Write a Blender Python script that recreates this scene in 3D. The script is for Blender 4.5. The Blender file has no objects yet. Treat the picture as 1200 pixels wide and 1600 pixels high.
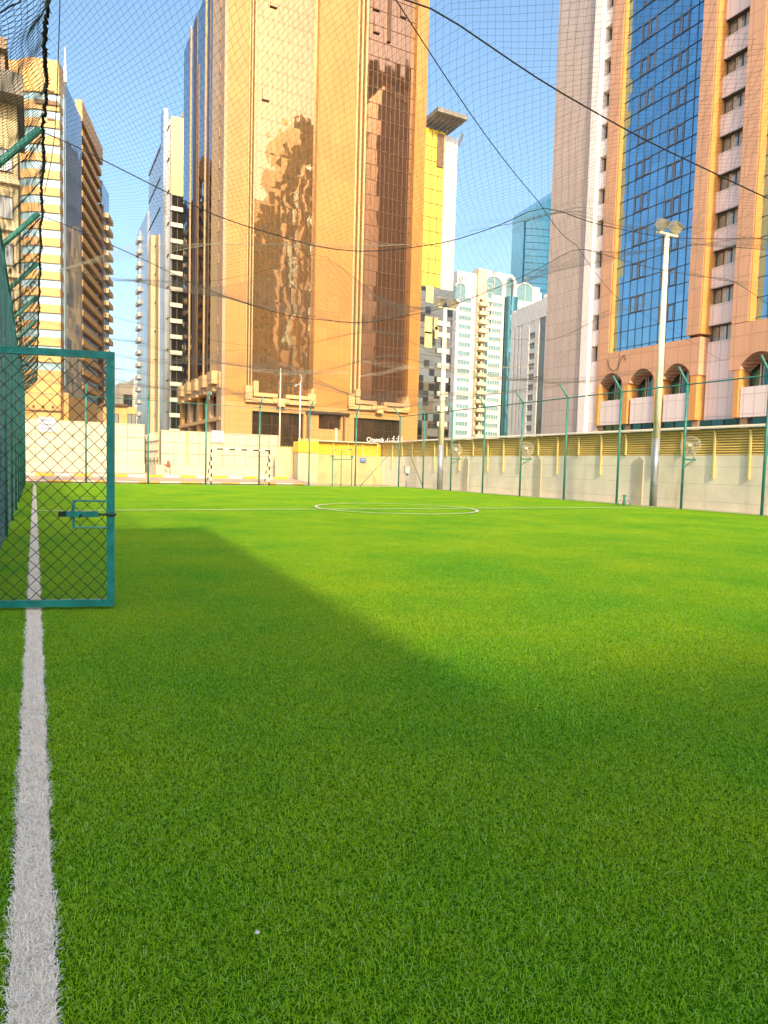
import bpy, math, random
from mathutils import Vector, Matrix
R_ = math.radians
random.seed(7)
SC = bpy.context.scene
COL = SC.collection

# ------------------------------------------------------------------ camera, world, sun, exposure
FOC, PITCH, ROLL, YAW, CH = 1059.0, .06634, .02615, .47657, 1.25      # focal length in px of the 1200x1600 photo
_f = Vector((math.sin(YAW)*math.cos(PITCH), math.cos(YAW)*math.cos(PITCH), -math.sin(PITCH)))
_r0 = Vector((math.cos(YAW), -math.sin(YAW), 0)); _u0 = _r0.cross(_f)
_r = _r0*math.cos(ROLL)+_u0*math.sin(ROLL); _u = -_r0*math.sin(ROLL)+_u0*math.cos(ROLL)
CAM = Vector((0, 0, CH))
cd = bpy.data.cameras.new('camera'); cam = bpy.data.objects.new('camera', cd); COL.objects.link(cam)
cd.sensor_fit = 'VERTICAL'; cd.sensor_height = 36; cd.lens = 36*FOC/1600
cd.clip_start = .05; cd.clip_end = 3000
cam.matrix_world = Matrix(((_r.x, _u.x, -_f.x, 0), (_r.y, _u.y, -_f.y, 0), (_r.z, _u.z, -_f.z, CH), (0, 0, 0, 1)))
SC.camera = cam

SUN_EL = R_(32); SUN_DX = .21           # light travels along (+.21, +1)
w = bpy.data.worlds.new('World'); SC.world = w; w.use_nodes = True
nt = w.node_tree; bg = nt.nodes['Background']
sky = nt.nodes.new('ShaderNodeTexSky'); sky.sky_type = 'NISHITA'; sky.sun_disc = False
sky.sun_elevation = SUN_EL
sky.sun_rotation = math.atan2(-SUN_DX, -1)
sky.air_density = 1.0; sky.dust_density = 4.5; sky.ozone_density = 1.0; sky.altitude = 0
hs = nt.nodes.new('ShaderNodeHueSaturation'); hs.inputs['Saturation'].default_value = 1.1; hs.inputs['Hue'].default_value = .491
nt.links.new(sky.outputs[0], hs.inputs['Color']); nt.links.new(hs.outputs[0], bg.inputs[0]); bg.inputs[1].default_value = .145
sd = bpy.data.lights.new('sun', 'SUN'); sun = bpy.data.objects.new('sun', sd); COL.objects.link(sun)
sd.energy = 2.0; sd.angle = R_(.7); sd.color = (1.0, .77, .41)
tr = Vector((SUN_DX, 1, 0)).normalized()*math.cos(SUN_EL)+Vector((0, 0, -math.sin(SUN_EL)))
sun.rotation_euler = tr.to_track_quat('-Z', 'Y').to_euler()
sun.location = (-10, -60, 60)
SC.view_settings.view_transform = 'Standard'; SC.view_settings.look = 'None'
SC.view_settings.exposure = 1.33; SC.view_settings.gamma = 1
SC.cycles.max_bounces = 6; SC.cycles.transparent_max_bounces = 4
SC.cycles.caustics_reflective = False; SC.cycles.caustics_refractive = False

# ------------------------------------------------------------------ pixel helpers (real distances are chosen, pixels give sizes)
def ray(px, py): return _f+_r*((px-600)/FOC)-_u*((py-800)/FOC)
def gnd(px, py, z=0):
    d = ray(px, py); return CAM+d*((z-CH)/d.z)
def onY(px, py, Y):
    d = ray(px, py); return CAM+d*(Y/d.y)
def onX(px, py, X):
    d = ray(px, py); return CAM+d*(X/d.x)
class Frame:
    """local building frame: x along the front, y into depth"""
    def __init__(s, ox, oy, rz=0):
        s.o = Vector((ox, oy, 0)); s.rz = rz
        s.m = Matrix.Translation(s.o) @ Matrix.Rotation(rz, 4, 'Z'); s.i = s.m.inverted()
        s.c = s.i @ CAM; s.r3 = s.i.to_3x3()
    def front(s, px, py, y=0):
        d = s.r3 @ ray(px, py); p = s.c+d*((y-s.c.y)/d.y); return p.x, p.z
    def side(s, px, py, x=0):
        d = s.r3 @ ray(px, py); p = s.c+d*((x-s.c.x)/d.x); return p.y, p.z

# ------------------------------------------------------------------ materials
def newmat(name):
    m = bpy.data.materials.new(name); m.use_nodes = True
    n = m.node_tree; b = n.nodes['Principled BSDF']; return m, n, b
def mixcol(n, fac, a, b, typ='MIX'):
    x = n.nodes.new('ShaderNodeMix'); x.data_type = 'RGBA'; x.blend_type = typ
    for i, v in ((0, fac), (6, a), (7, b)):
        if hasattr(v, 'is_linked') or isinstance(v, bpy.types.NodeSocket): n.links.new(v, x.inputs[i])
        elif i == 0: x.inputs[0].default_value = v
        else: x.inputs[i].default_value = (*v, 1)
    return x.outputs[2]
def mul(c, k): return tuple(min(1, x*k) for x in c)
def noise(n, scale, detail=4, vec=None, rough=.6):
    t = n.nodes.new('ShaderNodeTexNoise'); t.inputs['Scale'].default_value = scale
    t.inputs['Detail'].default_value = detail; t.inputs['Roughness'].default_value = rough
    if vec is None:
        g = n.nodes.new('ShaderNodeNewGeometry'); vec = g.outputs['Position']
    n.links.new(vec, t.inputs['Vector']); return t
def ramp(n, sock, a, b):
    r = n.nodes.new('ShaderNodeMapRange'); r.inputs[1].default_value = a; r.inputs[2].default_value = b
    n.links.new(sock, r.inputs[0]); return r.outputs[0]
def plain(name, col, rough=.6, metal=0, var=.12, scale=1.2, bump=0, bscale=30, streak=0):
    m, n, b = newmat(name)
    t = noise(n, scale)
    c = mixcol(n, ramp(n, t.outputs[0], .3, .7), mul(col, 1-var), mul(col, 1+var))
    t2 = noise(n, scale*9, 3)
    c = mixcol(n, ramp(n, t2.outputs[0], .55, .8), c, mul(col, 1-var*1.4))
    if streak:      # rain streaks and grime
        g = n.nodes.new('ShaderNodeNewGeometry'); mp = n.nodes.new('ShaderNodeMapping'); mp.inputs['Scale'].default_value = (2.2, 2.2, .25)
        n.links.new(g.outputs['Position'], mp.inputs[0]); t4 = noise(n, 1.0, 5, mp.outputs[0], .65)
        f = n.nodes.new('ShaderNodeMath'); f.operation = 'MULTIPLY'; f.inputs[1].default_value = streak; n.links.new(ramp(n, t4.outputs[0], .52, .8), f.inputs[0])
        c = mixcol(n, f.outputs[0], c, (col[0]*.45, col[1]*.42, col[2]*.4))
    n.links.new(c, b.inputs['Base Color']); b.inputs['Roughness'].default_value = rough
    b.inputs['Metallic'].default_value = metal
    if bump:
        t3 = noise(n, bscale, 5); bp = n.nodes.new('ShaderNodeBump'); bp.inputs['Strength'].default_value = bump
        bp.inputs['Distance'].default_value = .02
        n.links.new(t3.outputs[0], bp.inputs['Height']); n.links.new(bp.outputs[0], b.inputs['Normal'])
    return m
def chips(m, col, lo=.66, scale=14):
    """flaked spots where an undercoat or rust shows"""
    n = m.node_tree; b = n.nodes['Principled BSDF']; src = b.inputs['Base Color'].links[0].from_socket
    t = noise(n, scale, 6, None, .7); c = mixcol(n, ramp(n, t.outputs[0], lo, lo+.03), src, col); n.links.new(c, b.inputs['Base Color'])
def uv_object(n):
    """(x+y, z) of the thing's own coordinates: a wall's width and height"""
    tc = n.nodes.new('ShaderNodeTexCoord'); s = n.nodes.new('ShaderNodeSeparateXYZ'); n.links.new(tc.outputs['Object'], s.inputs[0])
    a = n.nodes.new('ShaderNodeMath'); n.links.new(s.outputs[0], a.inputs[0]); n.links.new(s.outputs[1], a.inputs[1])
    c = n.nodes.new('ShaderNodeCombineXYZ'); n.links.new(a.outputs[0], c.inputs[0]); n.links.new(s.outputs[2], c.inputs[1])
    return c.outputs[0]
def tiles(name, col, joint, du, dz, ms=.03, rough=.5, var=.07, off=0.0, spec=.5):
    m, n, b = newmat(name)
    uv = uv_object(n)
    t = n.nodes.new('ShaderNodeTexBrick'); t.offset = off; t.squash = 1
    t.inputs['Scale'].default_value = 1; t.inputs['Brick Width'].default_value = du; t.inputs['Row Height'].default_value = dz
    t.inputs['Mortar Size'].default_value = ms; t.inputs['Mortar Smooth'].default_value = .1; t.inputs['Bias'].default_value = 0
    t.inputs['Color1'].default_value = (*mul(col, 1-var), 1); t.inputs['Color2'].default_value = (*mul(col, 1+var), 1)
    t.inputs['Mortar'].default_value = (*joint, 1)
    n.links.new(uv, t.inputs['Vector'])
    ns = noise(n, .35, 5)
    c = mixcol(n, ramp(n, ns.outputs[0], .35, .75), t.outputs['Color'], mul(col, .9), 'MIX')
    c2 = mixcol(n, .35, t.outputs['Color'], c)
    st = noise(n, 1.0, 4)
    mp = n.nodes.new('ShaderNodeMapping'); mp.inputs['Scale'].default_value = (2.0, .12, 1)
    n.links.new(uv, mp.inputs[0]); n.links.new(mp.outputs[0], st.inputs['Vector'])
    c3 = mixcol(n, ramp(n, st.outputs[0], .5, .9), c2, mul(col, .78))
    n.links.new(c3, b.inputs['Base Color']); b.inputs['Roughness'].default_value = rough
    b.inputs['Specular IOR Level'].default_value = spec
    bp = n.nodes.new('ShaderNodeBump'); bp.inputs['Strength'].default_value = .25; bp.inputs['Distance'].default_value = .02
    inv = n.nodes.new('ShaderNodeMath'); inv.operation = 'SUBTRACT'; inv.inputs[0].default_value = 1
    n.links.new(t.outputs['Fac'], inv.inputs[1]); n.links.new(inv.outputs[0], bp.inputs['Height'])
    n.links.new(bp.outputs[0], b.inputs['Normal'])
    return m
def mirror(name, tint, du, dz, tilt=.012, wav=.02, wscale=.35, rough=.03, metal=1.0, dark=None):
    """coated glass: each pane tilted a little and slightly warped"""
    m, n, b = newmat(name)
    uv = uv_object(n)
    mp = n.nodes.new('ShaderNodeVectorMath'); mp.operation = 'DIVIDE'; mp.inputs[1].default_value = (du, dz, 1)
    n.links.new(uv, mp.inputs[0])
    fl = n.nodes.new('ShaderNodeVectorMath'); fl.operation = 'FLOOR'; n.links.new(mp.outputs[0], fl.inputs[0])
    wn = n.nodes.new('ShaderNodeTexWhiteNoise'); wn.noise_dimensions = '3D'; n.links.new(fl.outputs[0], wn.inputs['Vector'])
    def off(col, k):
        s = n.nodes.new('ShaderNodeVectorMath'); s.operation = 'SUBTRACT'; s.inputs[1].default_value = (.5, .5, .5); n.links.new(col, s.inputs[0])
        q = n.nodes.new('ShaderNodeVectorMath'); q.operation = 'SCALE'; q.inputs['Scale'].default_value = k; n.links.new(s.outputs[0], q.inputs[0]); return q.outputs[0]
    nz = noise(n, wscale, 2)
    g = n.nodes.new('ShaderNodeNewGeometry')
    a = n.nodes.new('ShaderNodeVectorMath'); n.links.new(off(wn.outputs['Color'], tilt*2), a.inputs[0]); n.links.new(off(nz.outputs['Color'], wav*2), a.inputs[1])
    a2 = n.nodes.new('ShaderNodeVectorMath'); n.links.new(a.outputs[0], a2.inputs[0]); n.links.new(g.outputs['Normal'], a2.inputs[1])
    no = n.nodes.new('ShaderNodeVectorMath'); no.operation = 'NORMALIZE'; n.links.new(a2.outputs[0], no.inputs[0])
    n.links.new(no.outputs[0], b.inputs['Normal'])
    c = mixcol(n, wn.outputs['Value'], mul(tint, .9), mul(tint, 1.06))
    if dark: c = mixcol(n, ramp(n, wn.outputs['Value'], .72, .74), c, dark)
    n.links.new(c, b.inputs['Base Color'])
    b.inputs['Metallic'].default_value = metal; b.inputs['Roughness'].default_value = rough
    return m

M = {}
M['teal'] = plain('teal_paint', (.012, .22, .21), .38, 0, .3, 9, .25, 40)
M['teal_post'] = plain('weathered_teal_paint', (.03, .20, .17), .5, 0, .35, 5)
chips(M['teal'], (.16, .09, .05), .66, 22); chips(M['teal'], (.06, .34, .32), .63, 6); chips(M['teal_post'], (.20, .22, .20), .62, 8)
M['wire_dark'] = plain('dark_green_wire', (.006, .022, .022), .5, .0, .2, 4)
M['wire_teal'] = plain('teal_coated_wire', (.02, .15, .145), .5, 0, .2, 3)
M['shade'] = plain('faded_shade_net', (.13, .22, .22), .8, 0, .3, 3)
M['wire_left'] = plain('dull_teal_wire', (.05, .12, .125), .6, 0, .35, 2)
M['net_pale'] = plain('sunlit_twine', (.55, .50, .40), .85, 0, .15, 3)  # lit copy of the net twine: sunlight put into the colour
M['net'] = plain('net_twine', (.15, .145, .135), .85, 0, .25, 3)
M['net_left'] = plain('blackened_net_twine', (.012, .035, .04), .8, 0, .25, 3)
M['rope'] = plain('tarred_rope', (.012, .014, .016), .9, 0, .4, 30)
M['cable'] = plain('black_cable', (.012, .013, .015), .6, 0, .2, 3)
M['galv'] = plain('grey_galvanised_steel', (.42, .44, .46), .45, .3, .12, 2)
M['pole_cream'] = plain('cream_painted_pole', (.86, .80, .60), .5, 0, .1, 2)
M['white'] = plain('white_paint', (.66, .66, .63), .5, 0, .07, 3)
M['black'] = plain('black_paint', (.012, .012, .014), .45, 0, .2, 4)
M['yellow'] = plain('yellow_paint', (.75, .46, .02), .55, 0, .2, 3)
M['cream'] = plain('cream_render', (.88, .82, .64), .8, 0, .12, .8, .25, 25, .5)
M['panel'] = plain('cream_stone_panel', (.52, .48, .36), .7, 0, .10, 1.1, .12, 20, .35)
M['panel_joint'] = plain('dark_panel_joint', (.30, .23, .12), .9)
M['louvre'] = plain('mustard_louvre', (.84, .62, .17), .5, 0, .10, 1.5)
M['louvre_y'] = plain('yellow_louvre', (.82, .50, .04), .5, 0, .10, 1.5)
M['louvre_d'] = plain('louvre_gap_shade', (.38, .25, .06), .6)  # backing darkened to paint shade between the slats
M['flash'] = plain('pale_flashing', (.62, .56, .42), .5, 0, .1)
M['lpost'] = plain('yellow_post_paint', (.78, .60, .22), .5, 0, .1)
M['grey_door'] = plain('grey_sheet_metal', (.46, .42, .34), .55, .1, .12)
M['pave'] = plain('pinkish_paving', (.50, .36, .28), .85, 0, .15, .6, .2, 12)
M['dirt'] = plain('sandy_ground', (.42, .34, .24), .95, 0, .2, .15, .3, 8)
M['asphalt'] = plain('asphalt', (.06, .06, .06), .9, 0, .2, .5, .3, 30)
M['blue_sign'] = plain('blue_sign_paint', (.03, .15, .42), .45)
M['sign_white'] = plain('white_sign_paint', (.56, .57, .58), .45, 0, .03)
M['sign_ink'] = plain('blue_sign_ink', (.02, .06, .22), .5)
M['fanwire'] = plain('pale_fan_wire', (.60, .55, .44), .5)
M['lamp_glass'] = plain('lamp_front_glass', (.52, .52, .38), .12, .3, .1, 8)
M['lamp_body'] = plain('lamp_housing', (.34, .32, .27), .4, .1, .2, 6)
M['dark'] = plain('dark_recess', (.025, .022, .02), .6)
# gold tower
M['gold'] = tiles('golden_stone_cladding', (.42, .205, .052), (.31, .15, .04), 1.6, 2.04, .03, .45, .09)
M['goldfin'] = plain('cream_gold_fin', (.54, .36, .17), .45, 0, .06, .4)
M['taupe'] = plain('taupe_stone', (.40, .27, .17), .6, 0, .08, .5)
M['gold_base'] = tiles('golden_podium_cladding', (.48, .26, .085), (.33, .17, .055), 1.6, .8, .03, .5, .04)
M['bronze1'] = mirror('gold_mirror_glass', (.46, .29, .14), .75, 1.9, .008, .016, .5, .02, .80)
M['bronze2'] = mirror('bronze_mirror_glass', (.40, .23, .14), .75, 1.9, .008, .010, .4, .03, .9)
M['bluebronze'] = mirror('dark_blue_mirror_glass', (.17, .16, .19), 1.2, 1.9, .012, .03, .3, .03)
M['bronze_mull'] = plain('bronze_mullion', (.15, .085, .05), .5, .2, .05)
M['browncap'] = plain('dark_bronze_metal', (.10, .055, .03), .4, .4)
M['shopglass'] = mirror('brown_shop_glass', (.16, .09, .05), 1.6, 2, .02, .02, .5, .06, .8)
# right building
M['pink'] = tiles('pink_granite_tiles', (.50, .44, .41), (.33, .26, .23), 1.13, 1.55, .03, .42, .05)
M['pinkwhite'] = tiles('pale_lilac_tiles', (.78, .70, .70), (.45, .40, .40), .92, 1.55, .03, .45, .03)
M['whitestrip'] = plain('white_panel', (.86, .83, .80), .5, 0, .04)
M['orange'] = tiles('orange_tiles', (.63, .36, .22), (.38, .22, .13), 1.35, 1.55, .03, .45, .05)
M['orangeplain'] = plain('orange_trim', (.64, .31, .09), .5, 0, .06)
M['blueglass'] = mirror('blue_mirror_glass', (.25, .47, .64), .9, 1.55, .010, .008, .3, .02)
M['bluemull'] = plain('dark_blue_mullion', (.045, .085, .15), .4, .2)
M['sash'] = plain('grey_bronze_sash', (.13, .12, .12), .4, .3)
M['winglass'] = mirror('clear_window_glass', (.40, .42, .39), .9, 1.5, .02, .01, .4, .08, .6)
M['winframe'] = plain('dark_window_frame', (.05, .05, .055), .45)
M['curtain'] = plain('pale_curtain', (.55, .50, .42), .9, 0, .15, 2)
M['tealglass'] = mirror('teal_dark_glass', (.06, .16, .16), 1.2, 2, .02, .01, .4, .05, .85)
M['hood'] = tiles('brown_soffit_tiles', (.17, .09, .06), (.45, .30, .22), .4, .25, .02, .7, .1, .5)
# others
M['bandorange'] = tiles('orange_stone_bands', (.58, .34, .12), (.44, .26, .09), 2.4, .6, .015, .5, .03)
M['stripglass'] = mirror('pale_blue_strip_glass', (.30, .46, .54), 1.6, 2, .012, .01, .3, .2, .12)
M['cornerglass'] = mirror('light_blue_corner_glass', (.34, .54, .62), 1.6, 1.6, .01, .01, .3, .2, .12)
M['navyglass'] = mirror('slate_blue_glass', (.20, .22, .26), 1.6, 1.6, .015, .02, .3, .08, .6)
M['tan'] = plain('tan_concrete', (.62, .50, .33), .7, 0, .12, .4)
M['yelpanel'] = tiles('pale_yellow_panels', (.62, .54, .22), (.46, .40, .17), 3, 1.4, .05, .4, .04)
M['bluegrey'] = mirror('blue_grey_glass', (.26, .29, .33), 1.6, 3.1, .015, .02, .2, .15, .25)
M['darkwin'] = mirror('dark_office_glass', (.13, .14, .14), 1.5, 1.6, .03, .02, .3, .06, .9)
M['whiteband'] = plain('white_band', (.56, .54, .48), .6, 0, .06)
M['yelglass'] = mirror('yellow_mirror_glass', (.70, .50, .06), 1.4, 1.9, .015, .02, .3, .1, .25)
M['whiteglass'] = mirror('silver_white_glass', (.46, .46, .45), 1.4, 1.9, .015, .02, .3, .12, .2)
M['mixglass'] = mirror('painted_reflection_glass', (.22, .21, .18), 1.6, 1.9, .03, .05, .3, .05, .9, (.05, .05, .05))  # dark building reflections painted into the glass colour
M['wcon'] = plain('white_concrete', (.50, .49, .46), .7, 0, .05, .4)
M['wcream'] = plain('cream_white_concrete', (.58, .50, .33), .7, 0, .05, .4)
M['wgrey'] = plain('grey_white_concrete', (.50, .51, .52), .7, 0, .05, .4)
M['wslab'] = plain('bright_white_render', (.86, .84, .79), .7, 0, .05, .4)
M['slotglass'] = mirror('brown_grey_glass', (.20, .19, .16), 1.5, 1.6, .03, .02, .3, .1, .3)
M['tealwin'] = mirror('teal_window_glass', (.17, .30, .31), 2, 1.7, .02, .01, .3, .12, .35)
M['tealdark'] = mirror('dark_teal_curtain_glass', (.06, .18, .22), 1.3, 1.7, .02, .02, .3, .08, .6)
M['azure'] = mirror('azure_curtain_glass', (.03, .14, .26), 3, 3.5, .008, .006, .2, .12, 0)
M['azure'].node_tree.nodes['Principled BSDF'].inputs['Specular IOR Level'].default_value = .12
M['conc_dark'] = plain('weathered_concrete', (.19, .18, .16), .85, 0, .2, .5)
M['apt_yel'] = tiles('yellow_brown_cladding', (.50, .42, .24), (.3, .25, .15), 1.5, 1.2, .04, .7, .12)
M['brownapt'] = tiles('brown_cladding', (.34, .24, .17), (.2, .15, .1), 2, 3.2, .15, .7, .1)
M['kiosk'] = plain('orange_block_render', (.66, .36, .14), .8)

# ------------------------------------------------------------------ mesh helpers
class MB:
    def __init__(s, tf=None): s.v = []; s.f = []; s.k = []; s.mats = []; s.tf = tf
    def mi(s, m):
        if isinstance(m, str): m = M[m]
        if m not in s.mats: s.mats.append(m)
        return s.mats.index(m)
    def add(s, vs, fs, m):
        k = s.mi(m); o = len(s.v)
        s.v += [s.tf(*p) if s.tf else tuple(p) for p in vs]
        s.f += [tuple(i+o for i in f) for f in fs]; s.k += [k]*len(fs)
    def box(s, x0, x1, y0, y1, z0, z1, m):
        if x0 > x1: x0, x1 = x1, x0
        if y0 > y1: y0, y1 = y1, y0
        if z0 > z1: z0, z1 = z1, z0
        s.add([(x0, y0, z0), (x1, y0, z0), (x1, y1, z0), (x0, y1, z0), (x0, y0, z1), (x1, y0, z1), (x1, y1, z1), (x0, y1, z1)],
              [(0, 3, 2, 1), (4, 5, 6, 7), (0, 1, 5, 4), (1, 2, 6, 5), (2, 3, 7, 6), (3, 0, 4, 7)], m)
    def prism(s, poly, z0, z1, m):
        n = len(poly)
        s.add([(x, y, z0) for x, y in poly]+[(x, y, z1) for x, y in poly],
              [tuple(range(n-1, -1, -1)), tuple(range(n, 2*n))]+[(i, (i+1) % n, n+(i+1) % n, n+i) for i in range(n)], m)
    def tube(s, pts, r, m, n=8, r2=None, cap=True):
        pts = [Vector(p) for p in pts]; L = len(pts)
        t = (pts[1]-pts[0]).normalized(); a = Vector((0, 0, 1)) if abs(t.z) < .9 else Vector((1, 0, 0))
        u = t.cross(a).normalized(); vs = []
        for i, p in enumerate(pts):
            t = (pts[min(i+1, L-1)]-pts[max(i-1, 0)]).normalized()
            u = (u-t*u.dot(t)).normalized(); w_ = t.cross(u)
            rr = r if r2 is None else r+(r2-r)*i/(L-1)
            if callable(rr): rr = rr(i)
            for j in range(n):
                q = 2*math.pi*j/n; vs.append(tuple(p+u*(rr*math.cos(q))+w_*(rr*math.sin(q))))
        fs = [(i*n+j, i*n+(j+1) % n, (i+1)*n+(j+1) % n, (i+1)*n+j) for i in range(L-1) for j in range(n)]
        if cap: fs += [tuple(range(n-1, -1, -1)), tuple(range((L-1)*n, L*n))]
        s.add(vs, fs, m)
    def ring(s, c, ax, R, r, m, n=24, k=5):
        ax = Vector(ax).normalized(); a = Vector((0, 0, 1)) if abs(ax.z) < .9 else Vector((1, 0, 0))
        u = ax.cross(a).normalized(); w_ = ax.cross(u); c = Vector(c)
        s.tube([c+u*(R*math.cos(2*math.pi*i/n))+w_*(R*math.sin(2*math.pi*i/n)) for i in range(n+1)], r, m, k, cap=False)
    def mesh(s, name, smooth=False):
        me = bpy.data.meshes.new(name); me.from_pydata(s.v, [], s.f)
        for m in s.mats: me.materials.append(m)
        me.polygons.foreach_set('material_index', s.k)
        if smooth: me.polygons.foreach_set('use_smooth', [True]*len(s.f))
        me.update(); return me
    def obj(s, name, parent=None, loc=None, smooth=False):
        return link(name, s.mesh(name, smooth), parent, loc)
def link(name, me, parent=None, loc=None):
    o = bpy.data.objects.new(name, me); COL.objects.link(o)
    if parent is not None: o.parent = parent
    if loc is not None: o.location = loc
    return o
def tag(o, label, cat, group=None):
    o['label'] = label; o['category'] = cat
    if group: o['group'] = group
    return o
def thing(name, label, cat, loc=(0, 0, 0), rz=0, group=None):
    o = bpy.data.objects.new(name, None); COL.objects.link(o); o.location = loc; o.rotation_euler = (0, 0, rz)
    o.empty_display_size = .2
    return tag(o, label, cat, group)
def struct(o, kind='structure'): o['kind'] = kind; return o
class Face:
    """a facade of a building: (u along, d outward, z up) -> the building's local coordinates"""
    def __init__(s, parent, kind, off=0): s.p = parent; s.k = kind; s.off = off
    def tf(s, u, d, z):
        if s.k == 'front': return (u, s.off-d, z)
        if s.k == 'left': return (s.off-d, u, z)
        return (s.off+d, u, z)
    def mb(s): return MB(s.tf)
    def strip(s, mb, u0, u1, z0, z1, rows, d0, d1, m):
        """wall strip with openings: everything between the rows is filled"""
        z = z0
        for a, b in sorted(rows)+[(z1, z1)]:
            if a > z: q = s.mb(); q.box(u0, u1, d0, d1, z, a, m); q.obj('spandrel', s.p)
            z = max(z, b)
    def window_mesh(s, w, h, nx, nz, glass, frame, t=.07, fd=.08, curtain=None):
        b = s.mb()
        b.box(0, w, -.06, 0, 0, h, glass)
        b.box(0, t, .002, fd, 0, h, frame); b.box(w-t, w, .002, fd, 0, h, frame)
        b.box(t, w-t, .002, fd, 0, t, frame); b.box(t, w-t, .002, fd, h-t, h, frame)
        for i in range(1, nx): b.box(w*i/nx-t/2, w*i/nx+t/2, .002, fd*.8, t, h-t, frame)
        for i in range(1, nz): b.box(t, w-t, .002, fd*.6, h*i/nz-t/2, h*i/nz+t/2, frame)
        if curtain:
            b.box(w*.12, w*.46, .0012, .0018, t, h-t, curtain); b.box(w*.62, w*.74, .0012, .0018, t, h-t, curtain); 
        if s.k == 'right' or s.k == 'front' and False: pass
        me = b.mesh('window'); return me
    def put(s, name, me, u, d, z):
        # linear part is already in the mesh, so only shift
        a = Vector(s.tf(u, d, z))-Vector((0, s.off, 0) if s.k == 'front' else (s.off, 0, 0))
        o = link(name, me, s.p, a); return o
def fix_normals():
    import bmesh
    for me in bpy.data.meshes:
        if len(me.polygons) > 20000: continue
        b = bmesh.new(); b.from_mesh(me); bmesh.ops.recalc_face_normals(b, faces=b.faces); b.to_mesh(me); b.free()

# ------------------------------------------------------------------ pitch size
FX0, FX1, FY1 = -.42, 20.65, 38.09      # fence lines
HR, TIPZ = 4.456, 5.02                  # rail height, outrigger tips
STEP = 3.05
POSTY = [FY1-STEP*k for k in range(0, 13)]
CROSSY = [6.0+3.03*i for i in range(0, 11)]

# ------------------------------------------------------------------ ground, paving, kerbs
b = MB(); b.box(-600, 900, -300, 1500, -.6, -.06, 'dirt'); struct(b.obj('ground'))
b = MB(); b.add([(-30, 38.35, .08), (15.6, 38.35, .08), (15.6, 45.9, .35), (-30, 45.9, .35), (-30, 51, .42), (15.6, 51, .42)], [(0, 1, 2, 3), (3, 2, 5, 4)], 'pave'); struct(b.obj('pavement'))
b = MB(); b.box(-60, 60, 50.2, 76, -.05, .01, 'asphalt'); struct(b.obj('road'))
def kerb(x0, x1, y, h, seg, z0=0.0):
    b = MB(); x = x0; i = 0
    while x < x1:
        b.box(x, min(x+seg*.98, x1), y, y+.16, z0-.04, h, ('yellow', 'cream')[i % 2]); x += seg; i += 1
    struct(b.obj('kerb'))
kerb(-6, 14.4, 38.5, .13, 1.1)
kerb(-6, 15.0, 43.2, .40, 1.0, .28)

# ------------------------------------------------------------------ artificial turf
def turf_base_mat():
    m, n, b = newmat('turf_backing')
    t = noise(n, 40, 3); c = mixcol(n, t.outputs[0], (.012, .05, .002), (.045, .16, .005))  # backing kept dark to paint shade into the gaps between blades
    n.links.new(c, b.inputs['Base Color']); b.inputs['Roughness'].default_value = .9; b.inputs['Specular IOR Level'].default_value = 0
    return m
M['turf_base'] = turf_base_mat()
b = MB(); b.box(-.9, 21.0, -6, 38.3, -.055, .004, 'turf_base'); struct(b.obj('turf'))
def mul3(n, c, k): return mixcol(n, 1.0, c, (k, k, k), 'MULTIPLY')
def blade_mat(name, c1, c2, c3, trans, patchy=True):
    m, n, b = newmat(name)
    at = n.nodes.new('ShaderNodeAttribute'); at.attribute_name = 'tint'
    c = mixcol(n, ramp(n, at.outputs['Fac'], 0, 1), c1, c2)
    if patchy:
        t = noise(n, .5, 6, None, .7); c = mixcol(n, ramp(n, t.outputs[0], .30, .74), mul3(n, c, .85), c3, 'MIX')
        fc = n.nodes.new('ShaderNodeMath'); fc.operation = 'MULTIPLY'
        c = mixcol(n, .5, c, mixcol(n, ramp(n, at.outputs['Fac'], 0, 1), c1, c2))
    b.inputs['Roughness'].default_value = .4
    b.inputs['Specular IOR Level'].default_value = .25
    if patchy: c = mixcol(n, ramp(n, at.outputs['Fac'], .90, .93), c, (.46, .80, .22))  # a few blades coloured pale as painted tip highlights
    n.links.new(c, b.inputs['Base Color'])
    tl = n.nodes.new('ShaderNodeBsdfTranslucent'); n.links.new(c, tl.inputs[0])
    mx = n.nodes.new('ShaderNodeMixShader'); mx.inputs[0].default_value = trans
    n.links.new(b.outputs[0], mx.inputs[1]); n.links.new(tl.outputs[0], mx.inputs[2])
    n.links.new(mx.outputs[0], n.nodes['Material Output'].inputs[0])
    return m
M['blade'] = blade_mat('turf_fibre', (.035, .33, .012), (.30, .82, .018), (.86, .84, .008), .48)
M['blade_white'] = blade_mat('white_turf_fibre', (.78, .76, .70), (.96, .94, .88), (.8, .8, .8), .2, False)
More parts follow.
